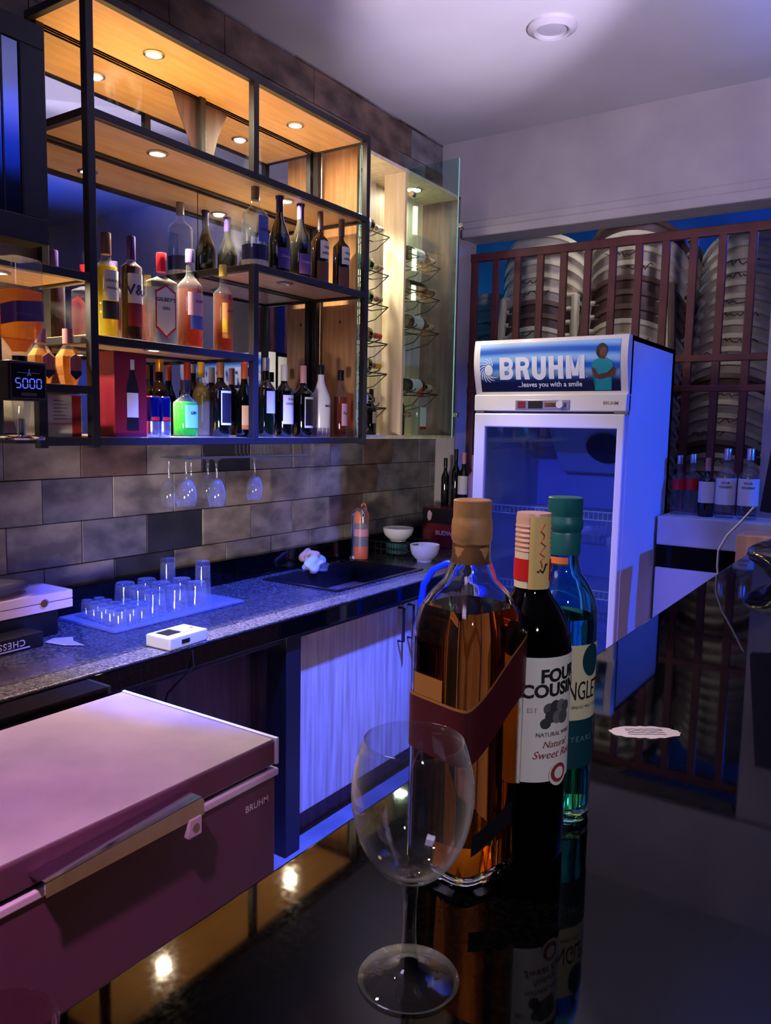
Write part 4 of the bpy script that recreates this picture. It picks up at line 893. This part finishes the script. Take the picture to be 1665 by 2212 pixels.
# horizontal wine bottles on wire racks
rack_specs = [(3.02, 2.42, 'white', 'amber'), (3.02, 2.245, 'green', 'olive'), (3.02, 2.10, 'green', 'olive'), (3.02, 1.93, 'orange', 'brown'), (3.02, 1.79, 'yellow', 'dark'), (3.02, 1.63, 'white', 'dark'),
              (3.50, 2.36, 'white', 'dark'), (3.50, 2.20, 'none', 'dark'), (3.50, 2.03, 'white', 'dark'), (3.50, 1.715, 'white', 'dark')]
PL = {'white': P_white, 'green': mat('green_label', (.45, .70, .25), .5), 'orange': P_orange, 'yellow': mat('yellow_label', (.85, .78, .35), .5), 'none': P_dark}
PG = {'olive': G_olive, 'brown': G_brown, 'dark': G_dark, 'amber': G_brown}
lvl = ['top', 'second', 'third', 'fourth', 'fifth', 'lowest']
for i, (y, z, lc, gc) in enumerate(rack_specs):
    bay = 'the open bay' if i < 6 else 'the bay behind the glass door'; lv = lvl[i] if i < 6 else ['top', 'second', 'third', 'lowest'][i-6]
    rk = thing('bottle_rack', 'black wire bottle holder, %s in %s of wine cabinet' % (lv, bay), 'bottle rack', (-2.17, y, z), 0, 'wire bottle holders')
    bm = bmesh.new()
    for s in (-.10, .06):
        tube(bm, [(-.13, s, -.05), (-.08, s, -.048), (0, s, -.045), (.055, s, -.030), (.06, s, -.02)], .0028, 6)
    tube(bm, [(.045, -.16, -.042), (.045, .14, -.042)], .003, 6); tube(bm, [(-.05, -.16, -.05), (-.05, .14, -.05)], .003, 6)
    tube(bm, [(.045, .14, -.042), (.02, .15, -.045), (-.05, .14, -.05)], .003, 6)
    tube(bm, [(.045, .14, -.042), (.0, .10, -.10), (-.12, .08, -.13)], .0024, 6); tube(bm, [(.045, -.02, -.042), (.0, -.03, -.10), (-.12, -.04, -.13)], .0024, 6)
    obj('wire_holder', bm, M_black, rk)
    b = bottle('resting_wine_bottle', '%s labelled wine bottle on the %s holder in %s' % ({'none': 'dark'}.get(lc, lc), lv, bay), -2.17, y-.12, z-.001, .275, .034, PG[gc], {'white': P_cream, 'green': P_brown, 'orange': P_red, 'yellow': P_gold, 'none': P_black}[lc], rn=.0125, zs=.60, zn=.76, cap0=.82, labels=((.16, .50, -1.3, 1.3, PL[lc]),), group='wine bottles lying in the cabinet', seg=20)
    b.rotation_euler = (-PI/2, 0, 0)
    b.location.y = y-.13; b.location.z = z-.004

# ledge bottles by the window
def simple(label, x, y, z, h, r, kind, grp):
    if kind == 'clear':
        return bottle('spirit_bottle', label, x, y, z, h, r, G_clear, P_silver, Q_clear, .55, rn=r*.30, zs=.60, zn=.76, cap0=.84, capr=1.25, labels=((.20, .58, -2.9, .1, P_white),), texts=(('FOUR', .013, .50, -1.45, M_ink), ('COUSINS', .013, .44, -1.45, M_ink)), group=grp, seg=22)
    if kind == 'redclear':
        return bottle('spirit_bottle', label, x, y, z, h, r, G_clear, P_silver, Q_clear, .55, rn=r*.32, zs=.60, zn=.75, cap0=.86, capr=1.2, labels=((.42, .60, -2.9, .1, M_red),), group=grp, seg=22)
    return bottle('wine_bottle', label, x, y, z, h, r, G_dark, mat('salmon_cap', (.72, .5, .42), .4), rn=r*.32, zs=.60, zn=.75, cap0=.78, labels=((.24, .60, -2.7, -.1, P_white),), group=grp, seg=22)
GL = 'bottles on the white ledge'
simple('clear bottle with red band on the ledge, touching the fridge side', -.925, 3.85, 1.118, .275, .033, 'redclear', GL)
simple('clear bottle with red band on the ledge, beside the dark wine bottle', -.868, 3.86, 1.118, .283, .034, 'redclear', GL)
simple('dark wine bottle with white label between the clear ledge bottles', -.795, 3.83, 1.118, .269, .036, 'dark', GL)
simple('large clear bottle with white label beside the dark wine bottle on the ledge', -.712, 3.82, 1.118, .314, .042, 'clear', GL)
simple('large clear bottle with white label at the far right of the ledge', -.618, 3.82, 1.118, .317, .043, 'clear', GL)
GC = 'bottles on the red carton'
cz = 1.0705
simple_specs = [(-2.165, 3.82, .265, .022, 'narrow dark bottle on the red carton nearest the stone wall', G_dark, None), (-2.105, 3.83, .315, .024, 'tall dark bottle on the red carton, second from the stone wall', G_dark, None)]
for x, y, h, r, lab, g, _ in simple_specs: bottle('wine_bottle', lab, x, y, cz, h, r, g, P_black, rn=.010, zs=.6, zn=.75, cap0=.82, group=GC)
bottle('wine_bottle', 'dark wine bottle with white label and pink capsule on the red carton', -2.035, 3.79, cz, .30, .030, G_dark, mat('pink_capsule', (.78, .55, .56)), rn=.011, zs=.58, zn=.74, cap0=.80, labels=((.25, .58, -2.6, -.3, P_white),), group=GC)
bottle('rose_bottle', 'pale lilac pink bottle on the red carton next to the fridge', -1.955, 3.76, cz, .29, .032, mat('pale_pink_glass', (.66, .52, .66), .2), mat('lilac_cap', (.70, .62, .80), .3), rn=.0135, zs=.60, zn=.72, cap0=.74, capr=1.15, group=GC)

# ------------------------------------------------------------------ hanging stemware rack
gk = thing('glass_rack', 'clear shelf on wire hooks below the bottle shelf holding stemware', 'glass rack')
obj('glass_plate', B(-2.15, -2.02, 1.82, 2.44, 1.378, 1.384, bev=.001), thin('rack_plate', (.9, .94, .95), .05), gk)
obj('front_rod', T([(-2.02, 1.80, 1.381), (-2.02, 2.45, 1.381)], .004, seg=8), M_steel, gk)
for y in (1.83, 1.90, 2.06, 2.08, 2.10, 2.12, 2.20, 2.22, 2.24, 2.26, 2.36, 2.43):
    obj('hook', T([(-2.03, y, 1.425), (-2.03, y, 1.395), (-2.025, y+.004, 1.383), (-2.02, y, 1.376)], .0016, seg=5), M_steel, gk)
def stem_profile(r, h, rim, rf, thick=.0013):
    """wine glass standing on z = 0; outer wall up, inner wall down"""
    zb = h*.445
    out = [(0, 0), (rf*.9, 0), (rf, .0015), (rf*.97, .003), (rf*.55, .006), (rf*.2, .012), (.0056, .022), (.0046, .04), (.0048, zb-.02), (.006, zb-.006)]
    bowl_ = []
    for k in range(1, 15):
        t = k/14; a = t*PI*.5*1.34
        bowl_.append((max(r*math.sin(min(a, PI*.5))**.95-(max(0, a-PI*.5)/(PI*.5*.34))**1.5*(r-rim), .006), zb-.004+(h-zb+.004)*(1-math.cos(a))/(1-math.cos(PI*.5*1.34))))
    inn = [(max(a-thick*(1.0 if i > 3 else 1.6), .0), b+(.004 if i < 3 else 0)) for i, (a, b) in enumerate(bowl_)]
    return out+bowl_[0:]+[(bowl_[-1][0]-thick*.4, h+.0006)]+inn[::-1][0:]+[(0, zb+.004)]
def hang(x, y, label, r=.036, h=.165):
    t = thing('hanging_wine_glass', label, 'wine glass', (x, y, 1.378), 0, 'stemware hanging upside down')
    o = obj('bowl_and_stem', lathe(bmesh.new(), stem_profile(r, h, r*.8, r*.85, .0012), 26), M_glass, t); o.matrix_local = Matrix.Rotation(PI, 4, 'X')
hang(-2.075, 1.868, 'wide wine glass hanging below the shelf, second from the near end'); hang(-2.12, 1.83, 'wine glass hanging behind the near end of the rack', .028)
hang(-2.075, 2.01, 'wine glass hanging in the middle of the rack', .032, .175); hang(-2.12, 2.01, 'slim wine glass hanging behind the middle of the rack', .026, .15); hang(-2.08, 2.21, 'wine glass hanging at the sink end of the rack', .032, .165)
hang(-2.12, 1.93, 'slim glass hanging between the wide glass and the middle one', .024, .15)

# ------------------------------------------------------------------ dispenser at the left
XD, YD = -1.90, 1.165
ds = thing('whisky_dispenser', 'bar optic holding an upturned amber whisky bottle above a price display', 'dispenser', (XD, YD, 0), 0)
obj('post', T([(-.06, -.02, 1.452), (-.06, -.02, 2.0)], .008, seg=8), M_black, ds)
obj('base_disc', L([(0, 1.447), (.055, 1.447), (.057, 1.452), (.05, 1.457), (.012, 1.460), (0, 1.46)], seg=28), M_chrome, ds)
obj('wall_bracket', B(-.42, .02, -.03, .03, 1.437, 1.447, bev=.002), M_black, ds)
pm = obj('price_meter', B(-.035, .035, -.052, .052, 1.545, 1.643, bev=.004), M_blackp, ds)
obj('meter_border', prism(bmesh.new(), [(-.047, 1.55), (.047, 1.55), (.047, 1.638), (-.047, 1.638)], (.0352, 0, 0), (0, 1, 0), (0, 0, 1), (.0006, 0, 0)), mat('dull_rose_metal', (.42, .36, .40), .4, .5), pm, smooth=False)
obj('meter_face', prism(bmesh.new(), [(-.045, 1.552), (.045, 1.552), (.045, 1.636), (-.045, 1.636)], (.0358, 0, 0), (0, 1, 0), (0, 0, 1), (.0006, 0, 0)), mat('meter_black', (.03, .03, .05), .3), pm, smooth=False)
# seven-segment digits 5000
def seg7(bm, cx_, cz, w, h, on):
    g = {'a': [(-w, h), (w, h)], 'g': [(-w, 0), (w, 0)], 'd': [(-w, -h), (w, -h)], 'f': [(-w, 0), (-w, h)], 'b': [(w, 0), (w, h)], 'e': [(-w, -h), (-w, 0)], 'c': [(w, -h), (w, 0)]}
    for s in on:
        (a, b), (c, d) = g[s]; t = .0014; e = .0012
        if b == d: prism(bm, [(cx_+a+e, cz+b-t), (cx_+c-e, cz+b-t), (cx_+c-e, cz+b+t), (cx_+a+e, cz+b+t)], (.0366, 0, 0), (0, 1, 0), (0, 0, 1), (.0006, 0, 0))
        else: prism(bm, [(cx_+a-t, cz+b+e), (cx_+a+t, cz+b+e), (cx_+a+t, cz+d-e), (cx_+a-t, cz+d-e)], (.0366, 0, 0), (0, 1, 0), (0, 0, 1), (.0006, 0, 0))
bm = bmesh.new()
for k, on in enumerate(('afgcd', 'abcdef', 'abcdef', 'abcdef')): seg7(bm, -.028+k*.0187, 1.588, .0062, .0115, on)
obj('display_digits', bm, glow('blue_digits', (.38, .44, 1), .9), pm, smooth=False)
obj('walking_mark', prism(bmesh.new(), [(-.004, 0), (0, .010), (.001, .018), (.004, .018), (.003, .008), (.008, .002), (.005, .001), (.001, .005), (-.002, -.001)], (.0366, 0, 1.606), (0, 1, 0), (0, 0, 1), (.0005, 0, 0)), glow('dim_blue_mark', (.3, .3, .6), .5), pm, smooth=False)
obj('mark_line', B(.0366, .037, -.03, .03, 1.6135, 1.6145), _M['dim_blue_mark'], pm, smooth=False)
obj('meter_badge', B(.0366, .0376, -.02, .02, 1.557, 1.565), mat('badge_grey', (.25, .24, .28), .4), pm, smooth=False)
obj('optic_cone', L([(.022, 1.545), (.019, 1.50), (.012, 1.475), (.010, 1.46), (.007, 1.46), (.009, 1.478), (.016, 1.502), (.019, 1.545), (.022, 1.545)], seg=24), M_glass, ds)
obj('spout_tube', T([(0, 0, 1.50), (0, 0, 1.455)], .009, seg=12), M_chrome, ds)
ub = thing('upturned_whisky_bottle', 'large square whisky bottle hanging upside down above the price display', 'bottle', (XD, YD, 1.645), .2)
hb = .25
prb = [(0, .0), (.013, .0), (.014, .018), (.020, .03), (.040, .065), (.0455, .085), (.0455, hb-.010), (.042, hb), (0, hb)]
obj('glass_body', lathe(bmesh.new(), prb, 40, 7), G_clear, ub)
obj('liquid', lathe(bmesh.new(), [(0, .02), (.013, .022), (.018, .034), (.037, .067), (.043, .086), (.043, .172), (0, .172)], 40, 7), thin('amber_whisky', (.98, .84, .5), .02, 1.25, .5, .1, (.98, .62, .12)), ub)
obj('slanted_label', patch(bmesh.new(), .0455, 0, 0, -1.75, 1.4, 30, 7, .001, zf=lambda t: (.085+.020*t, .135+.020*t)), mat('violet_label', (.30, .16, .36), .4), ub)
wrap_text('label_lettering', 'JOHNNIE WALKER', .009, .0455, .108, mat('gold_ink', (.45, .34, .45), .4), ub, a=.0, n=7, off=.0022)
obj('cap', L([(0, -.008), (.018, -.008), (.018, .012), (0, .012)]), M_blackp, ub)

# ------------------------------------------------------------------ black cabinet at upper left
bc = thing('black_wall_cabinet', 'black wall cabinet with glossy glass door reflecting blue light', 'cabinet')
obj('carcass', B(-2.07, -2.0, .55, 1.312, 1.965, 2.52, bev=.004), M_black, bc)
bm = bmesh.new(); box(bm, -2.0, -1.984, .55, 1.312, 1.965, 2.03, .002); box(bm, -2.0, -1.984, .55, 1.312, 2.46, 2.52, .002); box(bm, -2.0, -1.984, 1.24, 1.312, 2.03, 2.46, .002); box(bm, -2.0, -1.984, .55, .60, 2.03, 2.46, .002)
bd = obj('door_frame', bm, M_black, bc)
obj('door_glass', B(-1.995, -1.990, .60, 1.24, 2.03, 2.46), mat('black_gloss_glass', (.42, .46, .62), .06, 1), bd, smooth=False)
obj('inner_mullion', B(-1.991, -1.988, 1.19, 1.195, 2.03, 2.46), M_blackp, bd, smooth=False)

# ------------------------------------------------------------------ ceiling downlight (off)
dl = thing('ceiling_downlight', 'unlit round white recessed ceiling light', 'light', (-1.305, 3.046, ZC))
obj('trim_ring', L([(.095, 0), (.095, -.012), (.070, -.026), (.062, -.022), (.062, 0), (.095, 0)], seg=40), mat('grey_white_trim', (.64, .62, .63), .5), dl)
obj('diffuser', L([(0, -.012), (.045, -.014), (.062, -.010), (0, -.006)], seg=32), mat('off_diffuser', (.60, .59, .61), .5), dl)

# ================================================================== THE BAR IN FRONT
ZB = 1.10
bar = thing('bar_counter', 'long polished black granite bar top running to the window', 'bar counter')
obj('slab', B(-.452, 1.6, -.35, 3.42, ZB-.04, ZB, bev=.004), M_granite, bar)
obj('bar_front', B(-.40, 1.2, -.3, 3.4, 0, ZB-.04), M_woodv, bar, smooth=False)
# wine glass
wg = thing('wine_glass', 'empty stemmed wine glass standing on the black bar', 'wine glass', (-.277, .455, ZB), 0)
obj('bowl_and_stem', lathe(bmesh.new(), stem_profile(.0436, .179, .0355, .0365, .0012), 72), M_real, wg, ang=80)
tl = thing('glass_tumbler', 'low glass tumbler standing on the bar edge in the near corner', 'glass', (-.388, .212, ZB))
obj('tumbler_wall', L([(0, 0), (.024, 0), (.027, .003), (.0325, .066), (.0330, .0685), (.0322, .0700), (.0308, .0685), (.0300, .066), (.0245, .008), (0, .007)], seg=56), thin('rosy_tumbler_glass', (1, .93, .95), .03, 1.9, .04, .8, (.85, .55, .60)), tl, ang=80)

# square whisky bottle
M_jw = mat('bottle_glass', (1, 1, 1), 0, trans=1, ior=1.5)
jb = thing('red_label_whisky_bottle', 'large square whisky bottle with dark red slanted label and tan cap', 'bottle', (-.3195, .6135, ZB), math.atan2(-.618, .312)+PI/4+.04)
rj, hj, nj = .0400, .334, 6
outer = [(0, .006), (rj*.70, .003), (rj*.93, 0), (rj, .006), (rj, .205), (rj*.985, .220), (rj*.90, .237), (rj*.70, .253), (rj*.50, .264), (.0185, .273), (.0165, .283), (.0160, .31)]
def sq_lathe(prof, seg=64, zsq=.245, ztop=.285):
    bm = bmesh.new(); rings = []
    for r, z in prof:
        t = 0 if z < zsq else min((z-zsq)/(ztop-zsq), 1); n_ = nj+(2-nj)*t
        if r < 1e-6: rings.append([bm.verts.new((0, 0, z))])
        else: rings.append([bm.verts.new((r*sel(2*PI*k/seg, n_ if n_ > 2.001 else 2, 0)*math.cos(2*PI*k/seg), r*sel(2*PI*k/seg, n_ if n_ > 2.001 else 2, 0)*math.sin(2*PI*k/seg), z)) for k in range(seg)])
    for A, C in zip(rings, rings[1:]):
        for k in range(seg):
            j = (k+1) % seg
            if len(A) == 1: bm.faces.new((A[0], C[k], C[j]))
            elif len(C) == 1: bm.faces.new((A[k], A[j], C[0]))
            else: bm.faces.new((A[k], A[j], C[j], C[k]))
    return bm
inner = [(max(r-.0026, 0), max(z, .014)) for r, z in outer[::-1]]
inner = [(a, b) for a, b in inner if a > .0]+[(0, .014)]
obj('glass_body', sq_lathe(outer+[(.0135, .31)]+inner[1:]), M_jw, jb, ang=50)
liq = [(0, .0143), (rj-.0030, .0145), (rj-.0030, .205), (rj*.985-.003, .220), (rj*.93-.003, .231), (rj*.86-.003, .241), (0, .241)]
obj('liquid', sq_lathe(liq, zsq=.3, ztop=.4), mat('scotch_liquid', (.93, .50, .10), 0, trans=1, ior=1.33), jb, ang=50)
M_jcap = vary(mat('tan_wood_cap', (.66, .45, .26), .5), (.50, .36, .23), (.64, .47, .31), 30)
obj('cap', L([(.0165, .279), (.0165, .293), (.0160, .2955), (.0178, .300), (.0180, .310), (.0176, .316), (.0166, .3185), (.0167, .3205), (.0168, .3335), (.0155, .3345), (0, .3345)], seg=40), M_jcap, jb)
# rotated frame: faces at local angles; the left visible face holds the flat strip, the right one the slant
def band(t):
    a = -3.05+3.6*t
    k = max(0., (a+1.5707+.0)/1.5707) if a > -.7854-.7854 else 0
    k = max(0., a+.7854*1+.7854)  # rises after the near corner
    s = .030*k
    return (.103+s, .158+s)
AF0, AF1 = PI/4+PI/2-.0, 0
DM = mat('dark_red_label', (.24, .06, .09), .42); GS = mat('gold_stripe', (.62, .42, .22), .4, .3)
def slant(a):                     # a = 0 at the near corner, growing to the right
    return .030*max(0, a)/.8 if a > 0 else .0
BC = PI                                            # direction of the near corner in local angles (set below)
def slanted(nm, lo, hi, a0, a1, m, off):
    return obj(nm, patch(bmesh.new(), rj, 0, 0, NC+a0, NC+a1, 40, nj, off, zf=lambda t: (lo+slant(a0+(a1-a0)*t), hi+slant(a0+(a1-a0)*t))), m, jb, ang=70)
NC = -PI/4                                         # near corner of the square in local angles
slanted('label_band', .112, .160, -1.6, 1.55, DM, .0008)
slanted('gold_edge', .160, .1625, -1.6, 1.55, GS, .0009)
obj('cream_strip', patch(bmesh.new(), rj, .163, .182, NC-1.35, NC-.55, 12, nj, .0012), GS, jb)
obj('lower_label', patch(bmesh.new(), rj, 0, 0, NC+.12, NC+1.2, 20, nj, .0012, zf=lambda t: (.034+.016*t, .052+.018*t)), P_dark, jb)

# screw-cap wine bottle
wb_ = thing('red_wine_bottle', 'black wine bottle with big white label reading FOUR COUSINS' if 0 else 'dark wine bottle with a large white label and striped pink screw cap', 'bottle', (-.2885, .676, ZB), 0)
rw, hw = .0385, .321
obj('glass_body', lathe(bmesh.new(), [(0, .006), (rw*.8, .002), (rw*.95, 0), (rw, .004), (rw, .200), (rw*.985, .208), (rw*.90, .220), (rw*.70, .234), (rw*.50, .244), (.0158, .252), (.0155, .262), (0, .262)], 56), mat('black_wine_glass', (.012, .010, .012), .04, coat=.6), wb_)
obj('cap_skirt', L([(.0162, .252), (.0163, .285), (0, .285)], seg=40), mat('white_cap_band', (.80, .76, .72), .4), wb_)
obj('cap_red_band', patch(bmesh.new(), .0163, .259, .279, -2.9, .3, 20), M_red, wb_)
bm = bmesh.new(); pr = [(0, .285), (.0163, .285)]
for k in range(6): pr += [(.0168, .286+k*.0045), (.0160, .2883+k*.0045)]
pr += [(.0163, .315), (.0155, .3205), (0, .321)]
obj('ridged_cap', lathe(bm, pr, 40), mat('pink_silver_cap', (.82, .66, .62), .35, .3), wb_)
obj('excise_stamp', patch(bmesh.new(), .0170, .252, .318, -1.35, -.15, 10), mat('yellow_stamp', (.82, .70, .42), .5), wb_)
squiggle('stamp_bird', wb_, M_ink, (.0150, -.0115, .272), (.65, .75, 0), (0, 0, 1), .010, .010, 7, .0006, 4)
squiggle('stamp_scribble', wb_, M_red, (.0150, -.0115, .292), (0, 0, 1), (.65, .75, 0), .04, .006, 12, .0004, 9)
lab = obj('front_label', patch(bmesh.new(), rw, .080, .195, -2.35, .75, 30, 2, .0006), mat('wine_label_paper', (.84, .82, .78), .5), wb_)
AL = -.42
wrap_text('label_title', 'FOUR', .0165, rw, .1735, M_ink, lab, a=AL+.10, bold=.035, slope=.05); wrap_text('label_title', 'COUSINS', .0165, rw, .1600, M_ink, lab, a=AL, bold=.035, slope=.05)
for k, (da, dz_, rr_) in enumerate(((-.22, .148, .0054), (-.05, .150, .0056), (.12, .150, .0056), (.28, .148, .0056), (-.16, .141, .0060), (.03, .140, .0062), (.20, .139, .0062), (-.30, .135, .0050))):
    obj('printed_grapes', disc_patch(bmesh.new(), rw, dz_, AL+da, rr_, .0010+k*.00012, 14), mat('grey_print_%d' % (k % 3), ((.30,)*3, (.20,)*3, (.40,)*3)[k % 3], .6), lab)
wrap_text('label_lettering', 'EST', .006, rw, .145, mat('faint_grey_ink', (.6, .58, .56), .6), lab, a=AL-.62)
wrap_text('label_lettering', 'NATURAL WINE', .0055, rw, .1225, mat('grey_ink', (.4, .38, .38), .6), lab, a=AL, bold=.01)
wrap_text('label_lettering', 'Natural', .009, rw, .112, mat('rose_ink', (.55, .22, .22), .6), lab, a=AL, shear=.3); wrap_text('label_lettering', 'Sweet Red', .0105, rw, .102, _M['rose_ink'], lab, a=AL, shear=.3)
obj('label_seal', disc_patch(bmesh.new(), rw, .086, AL+.12, .0112, .0016, 28), _M['wine_label_paper'], lab); obj('seal_ring', disc_patch(bmesh.new(), rw, .087, AL+.12, .0090, .0019, 28), mat('seal_red', (.55, .18, .22), .5), lab); obj('seal_centre', disc_patch(bmesh.new(), rw, .087, AL+.12, .0056, .0022, 24), _M['wine_label_paper'], lab)

# teal whisky bottle
gbt = thing('teal_whisky_bottle', 'teal tinted whisky bottle with green stopper behind the wine bottle', 'bottle', (-.2915, .761, ZB), 0)
rg_, hg = .0365, .329
pg = [(0, .006), (rg_*.8, .002), (rg_*.95, 0), (rg_, .005), (rg_, .205), (rg_*.985, .216), (rg_*.90, .229), (rg_*.72, .242), (rg_*.52, .252), (.0165, .262), (.0155, .275), (.0155, .29)]
T_teal = mat('teal_glass', (.55, .88, .90), 0, trans=1, ior=1.45)
obj('glass_body', lathe(bmesh.new(), pg+[(.013, .29)]+[(max(a-.0028, 0), max(b, .016)) for a, b in pg[::-1] if a > .012][1:]+[(0, .016)], 56), T_teal, gbt, ang=60)
obj('liquid', lathe(bmesh.new(), [(0, .0165), (rg_-.0033, .0166), (rg_-.0033, .205), (rg_*.985-.0033, .210), (0, .210)], 48), mat('pale_teal_liquid', (.55, .86, .84), 0, trans=1, ior=1.33), gbt, ang=60)
obj('stopper', L([(.0164, .272), (.0168, .292), (.0160, .2945), (.0182, .299), (.0184, .305), (.0166, .3095), (.0166, .3115), (.0172, .313), (.0172, .3285), (.0160, .3295), (0, .3295)], seg=40), mat('dark_teal_cap', (.08, .34, .36), .4), gbt)
obj('orange_neck_sticker', patch(bmesh.new(), .0158, .262, .270, -2.6, -.9, 12), mat('orange_sticker', (.85, .45, .25), .5), gbt)
lb = obj('front_label', patch(bmesh.new(), rg_, .110, .186, -1.5, .9, 24, 2, .0006), P_cream, gbt); obj('lower_label', patch(bmesh.new(), rg_, .060, .110, -1.6, 1.0, 24, 2, .0006), mat('deep_teal_label', (.04, .22, .26), .5), gbt)
obj('teal_roundel', disc_patch(bmesh.new(), rg_, .170, -.20, .0125, .0012, 28, .0165), _M['deep_teal_label'], lb)
wrap_text('label_title', 'SINGLETON', .027, rg_, .131, M_ink, lb, a=-.20, bold=.0, xs=.52)
wrap_text('label_lettering', 'SINGLE MALT SCOTCH', .0045, rg_, .122, _M['grey_ink'], lb, a=-.2); wrap_text('label_lettering', 'YEARS', .008, rg_, .088, mat('pale_teal_ink', (.35, .52, .55), .5), lb, a=-.45, space=1.3)

# sticker on the bar
st = thing('torn_label', 'torn oval paper label lying on the black bar top', 'label', (-.273, 1.036, ZB+.0005), .62)
q = random.Random(3)
pts = [(.047*math.cos(t)*(1+q.uniform(-.06, .06)), .021*math.sin(t)*(1+q.uniform(-.08, .08))) for t in [2*PI*k/44 for k in range(44)]]
obj('paper', prism(bmesh.new(), pts, (0, 0, 0), (1, 0, 0), (0, 1, 0), (0, 0, .0006)), mat('white_label_paper', (.84, .80, .84), .5), st, smooth=False)
for k in range(4): squiggle('printed_line', st, mat('grey_ink2', (.35, .33, .4), .6), (0, -.009+k*.006, .0009), (1, 0, 0), (0, 1, 0), .05, .003, 16, .0004, k)

# monitor, plastic bag, cable at the far right of the bar
mo = thing('bar_monitor', 'dark blue screen standing on the bar at the picture edge', 'monitor', (-.02, 2.28, ZB))
obj('display_housing', prism(bmesh.new(), [(-.318, .195), (.20, .13), (.20, .50), (-.286, .50)], (0, 0, 0), (1, 0, 0), (0, 0, 1), (0, .04, 0)), mat('navy_plastic', (.10, .12, .30), .35), mo)
obj('stand', T([(.10, .02, .012), (.10, .02, .22)], .018, seg=12), M_blackp, mo); obj('base', B(.0, .2, -.07, .11, 0, .012, bev=.003), M_blackp, mo)
pbg = tag(lump('plastic_bag', mat('black_bag_plastic', (.05, .06, .14), .16, coat=.6), None, (-.255, 2.46, ZB+.052), (.125, .16, .062), 21, 4, .22), 'crumpled shiny black plastic bag on the bar', 'bag')
cbl = tag(obj('white_cable', T([(-.36, 2.33, 1.30), (-.395, 2.36, 1.255), (-.435, 2.40, 1.21), (-.462, 2.43, 1.16), (-.466, 2.45, 1.11), (-.462, 2.46, 1.06), (-.45, 2.47, 1.0)], .0032, seg=8), M_whitep), 'thin white cable drooping from the screen over the bar edge', 'cable')
# blue bent pipe in front of the doors
bp = thing('hand_truck', 'blue bent tube handle standing in front of the pale doors', 'trolley', (0, 0, 0))
obj('tube_frame', T([(-1.652, 2.74, .02), (-1.652, 2.74, .78), (-1.642, 2.745, .86), (-1.605, 2.755, .925), (-1.55, 2.77, .955), (-1.47, 2.79, .955), (-1.42, 2.80, .93), (-1.40, 2.805, .86), (-1.40, 2.805, .02)], .014, seg=12), mat('blue_paint_tube', (.06, .22, .70), .2, coat=.4), bp)
obj('toe_plate', B(-1.66, -1.39, 2.62, 2.82, .0, .02), M_black, bp)
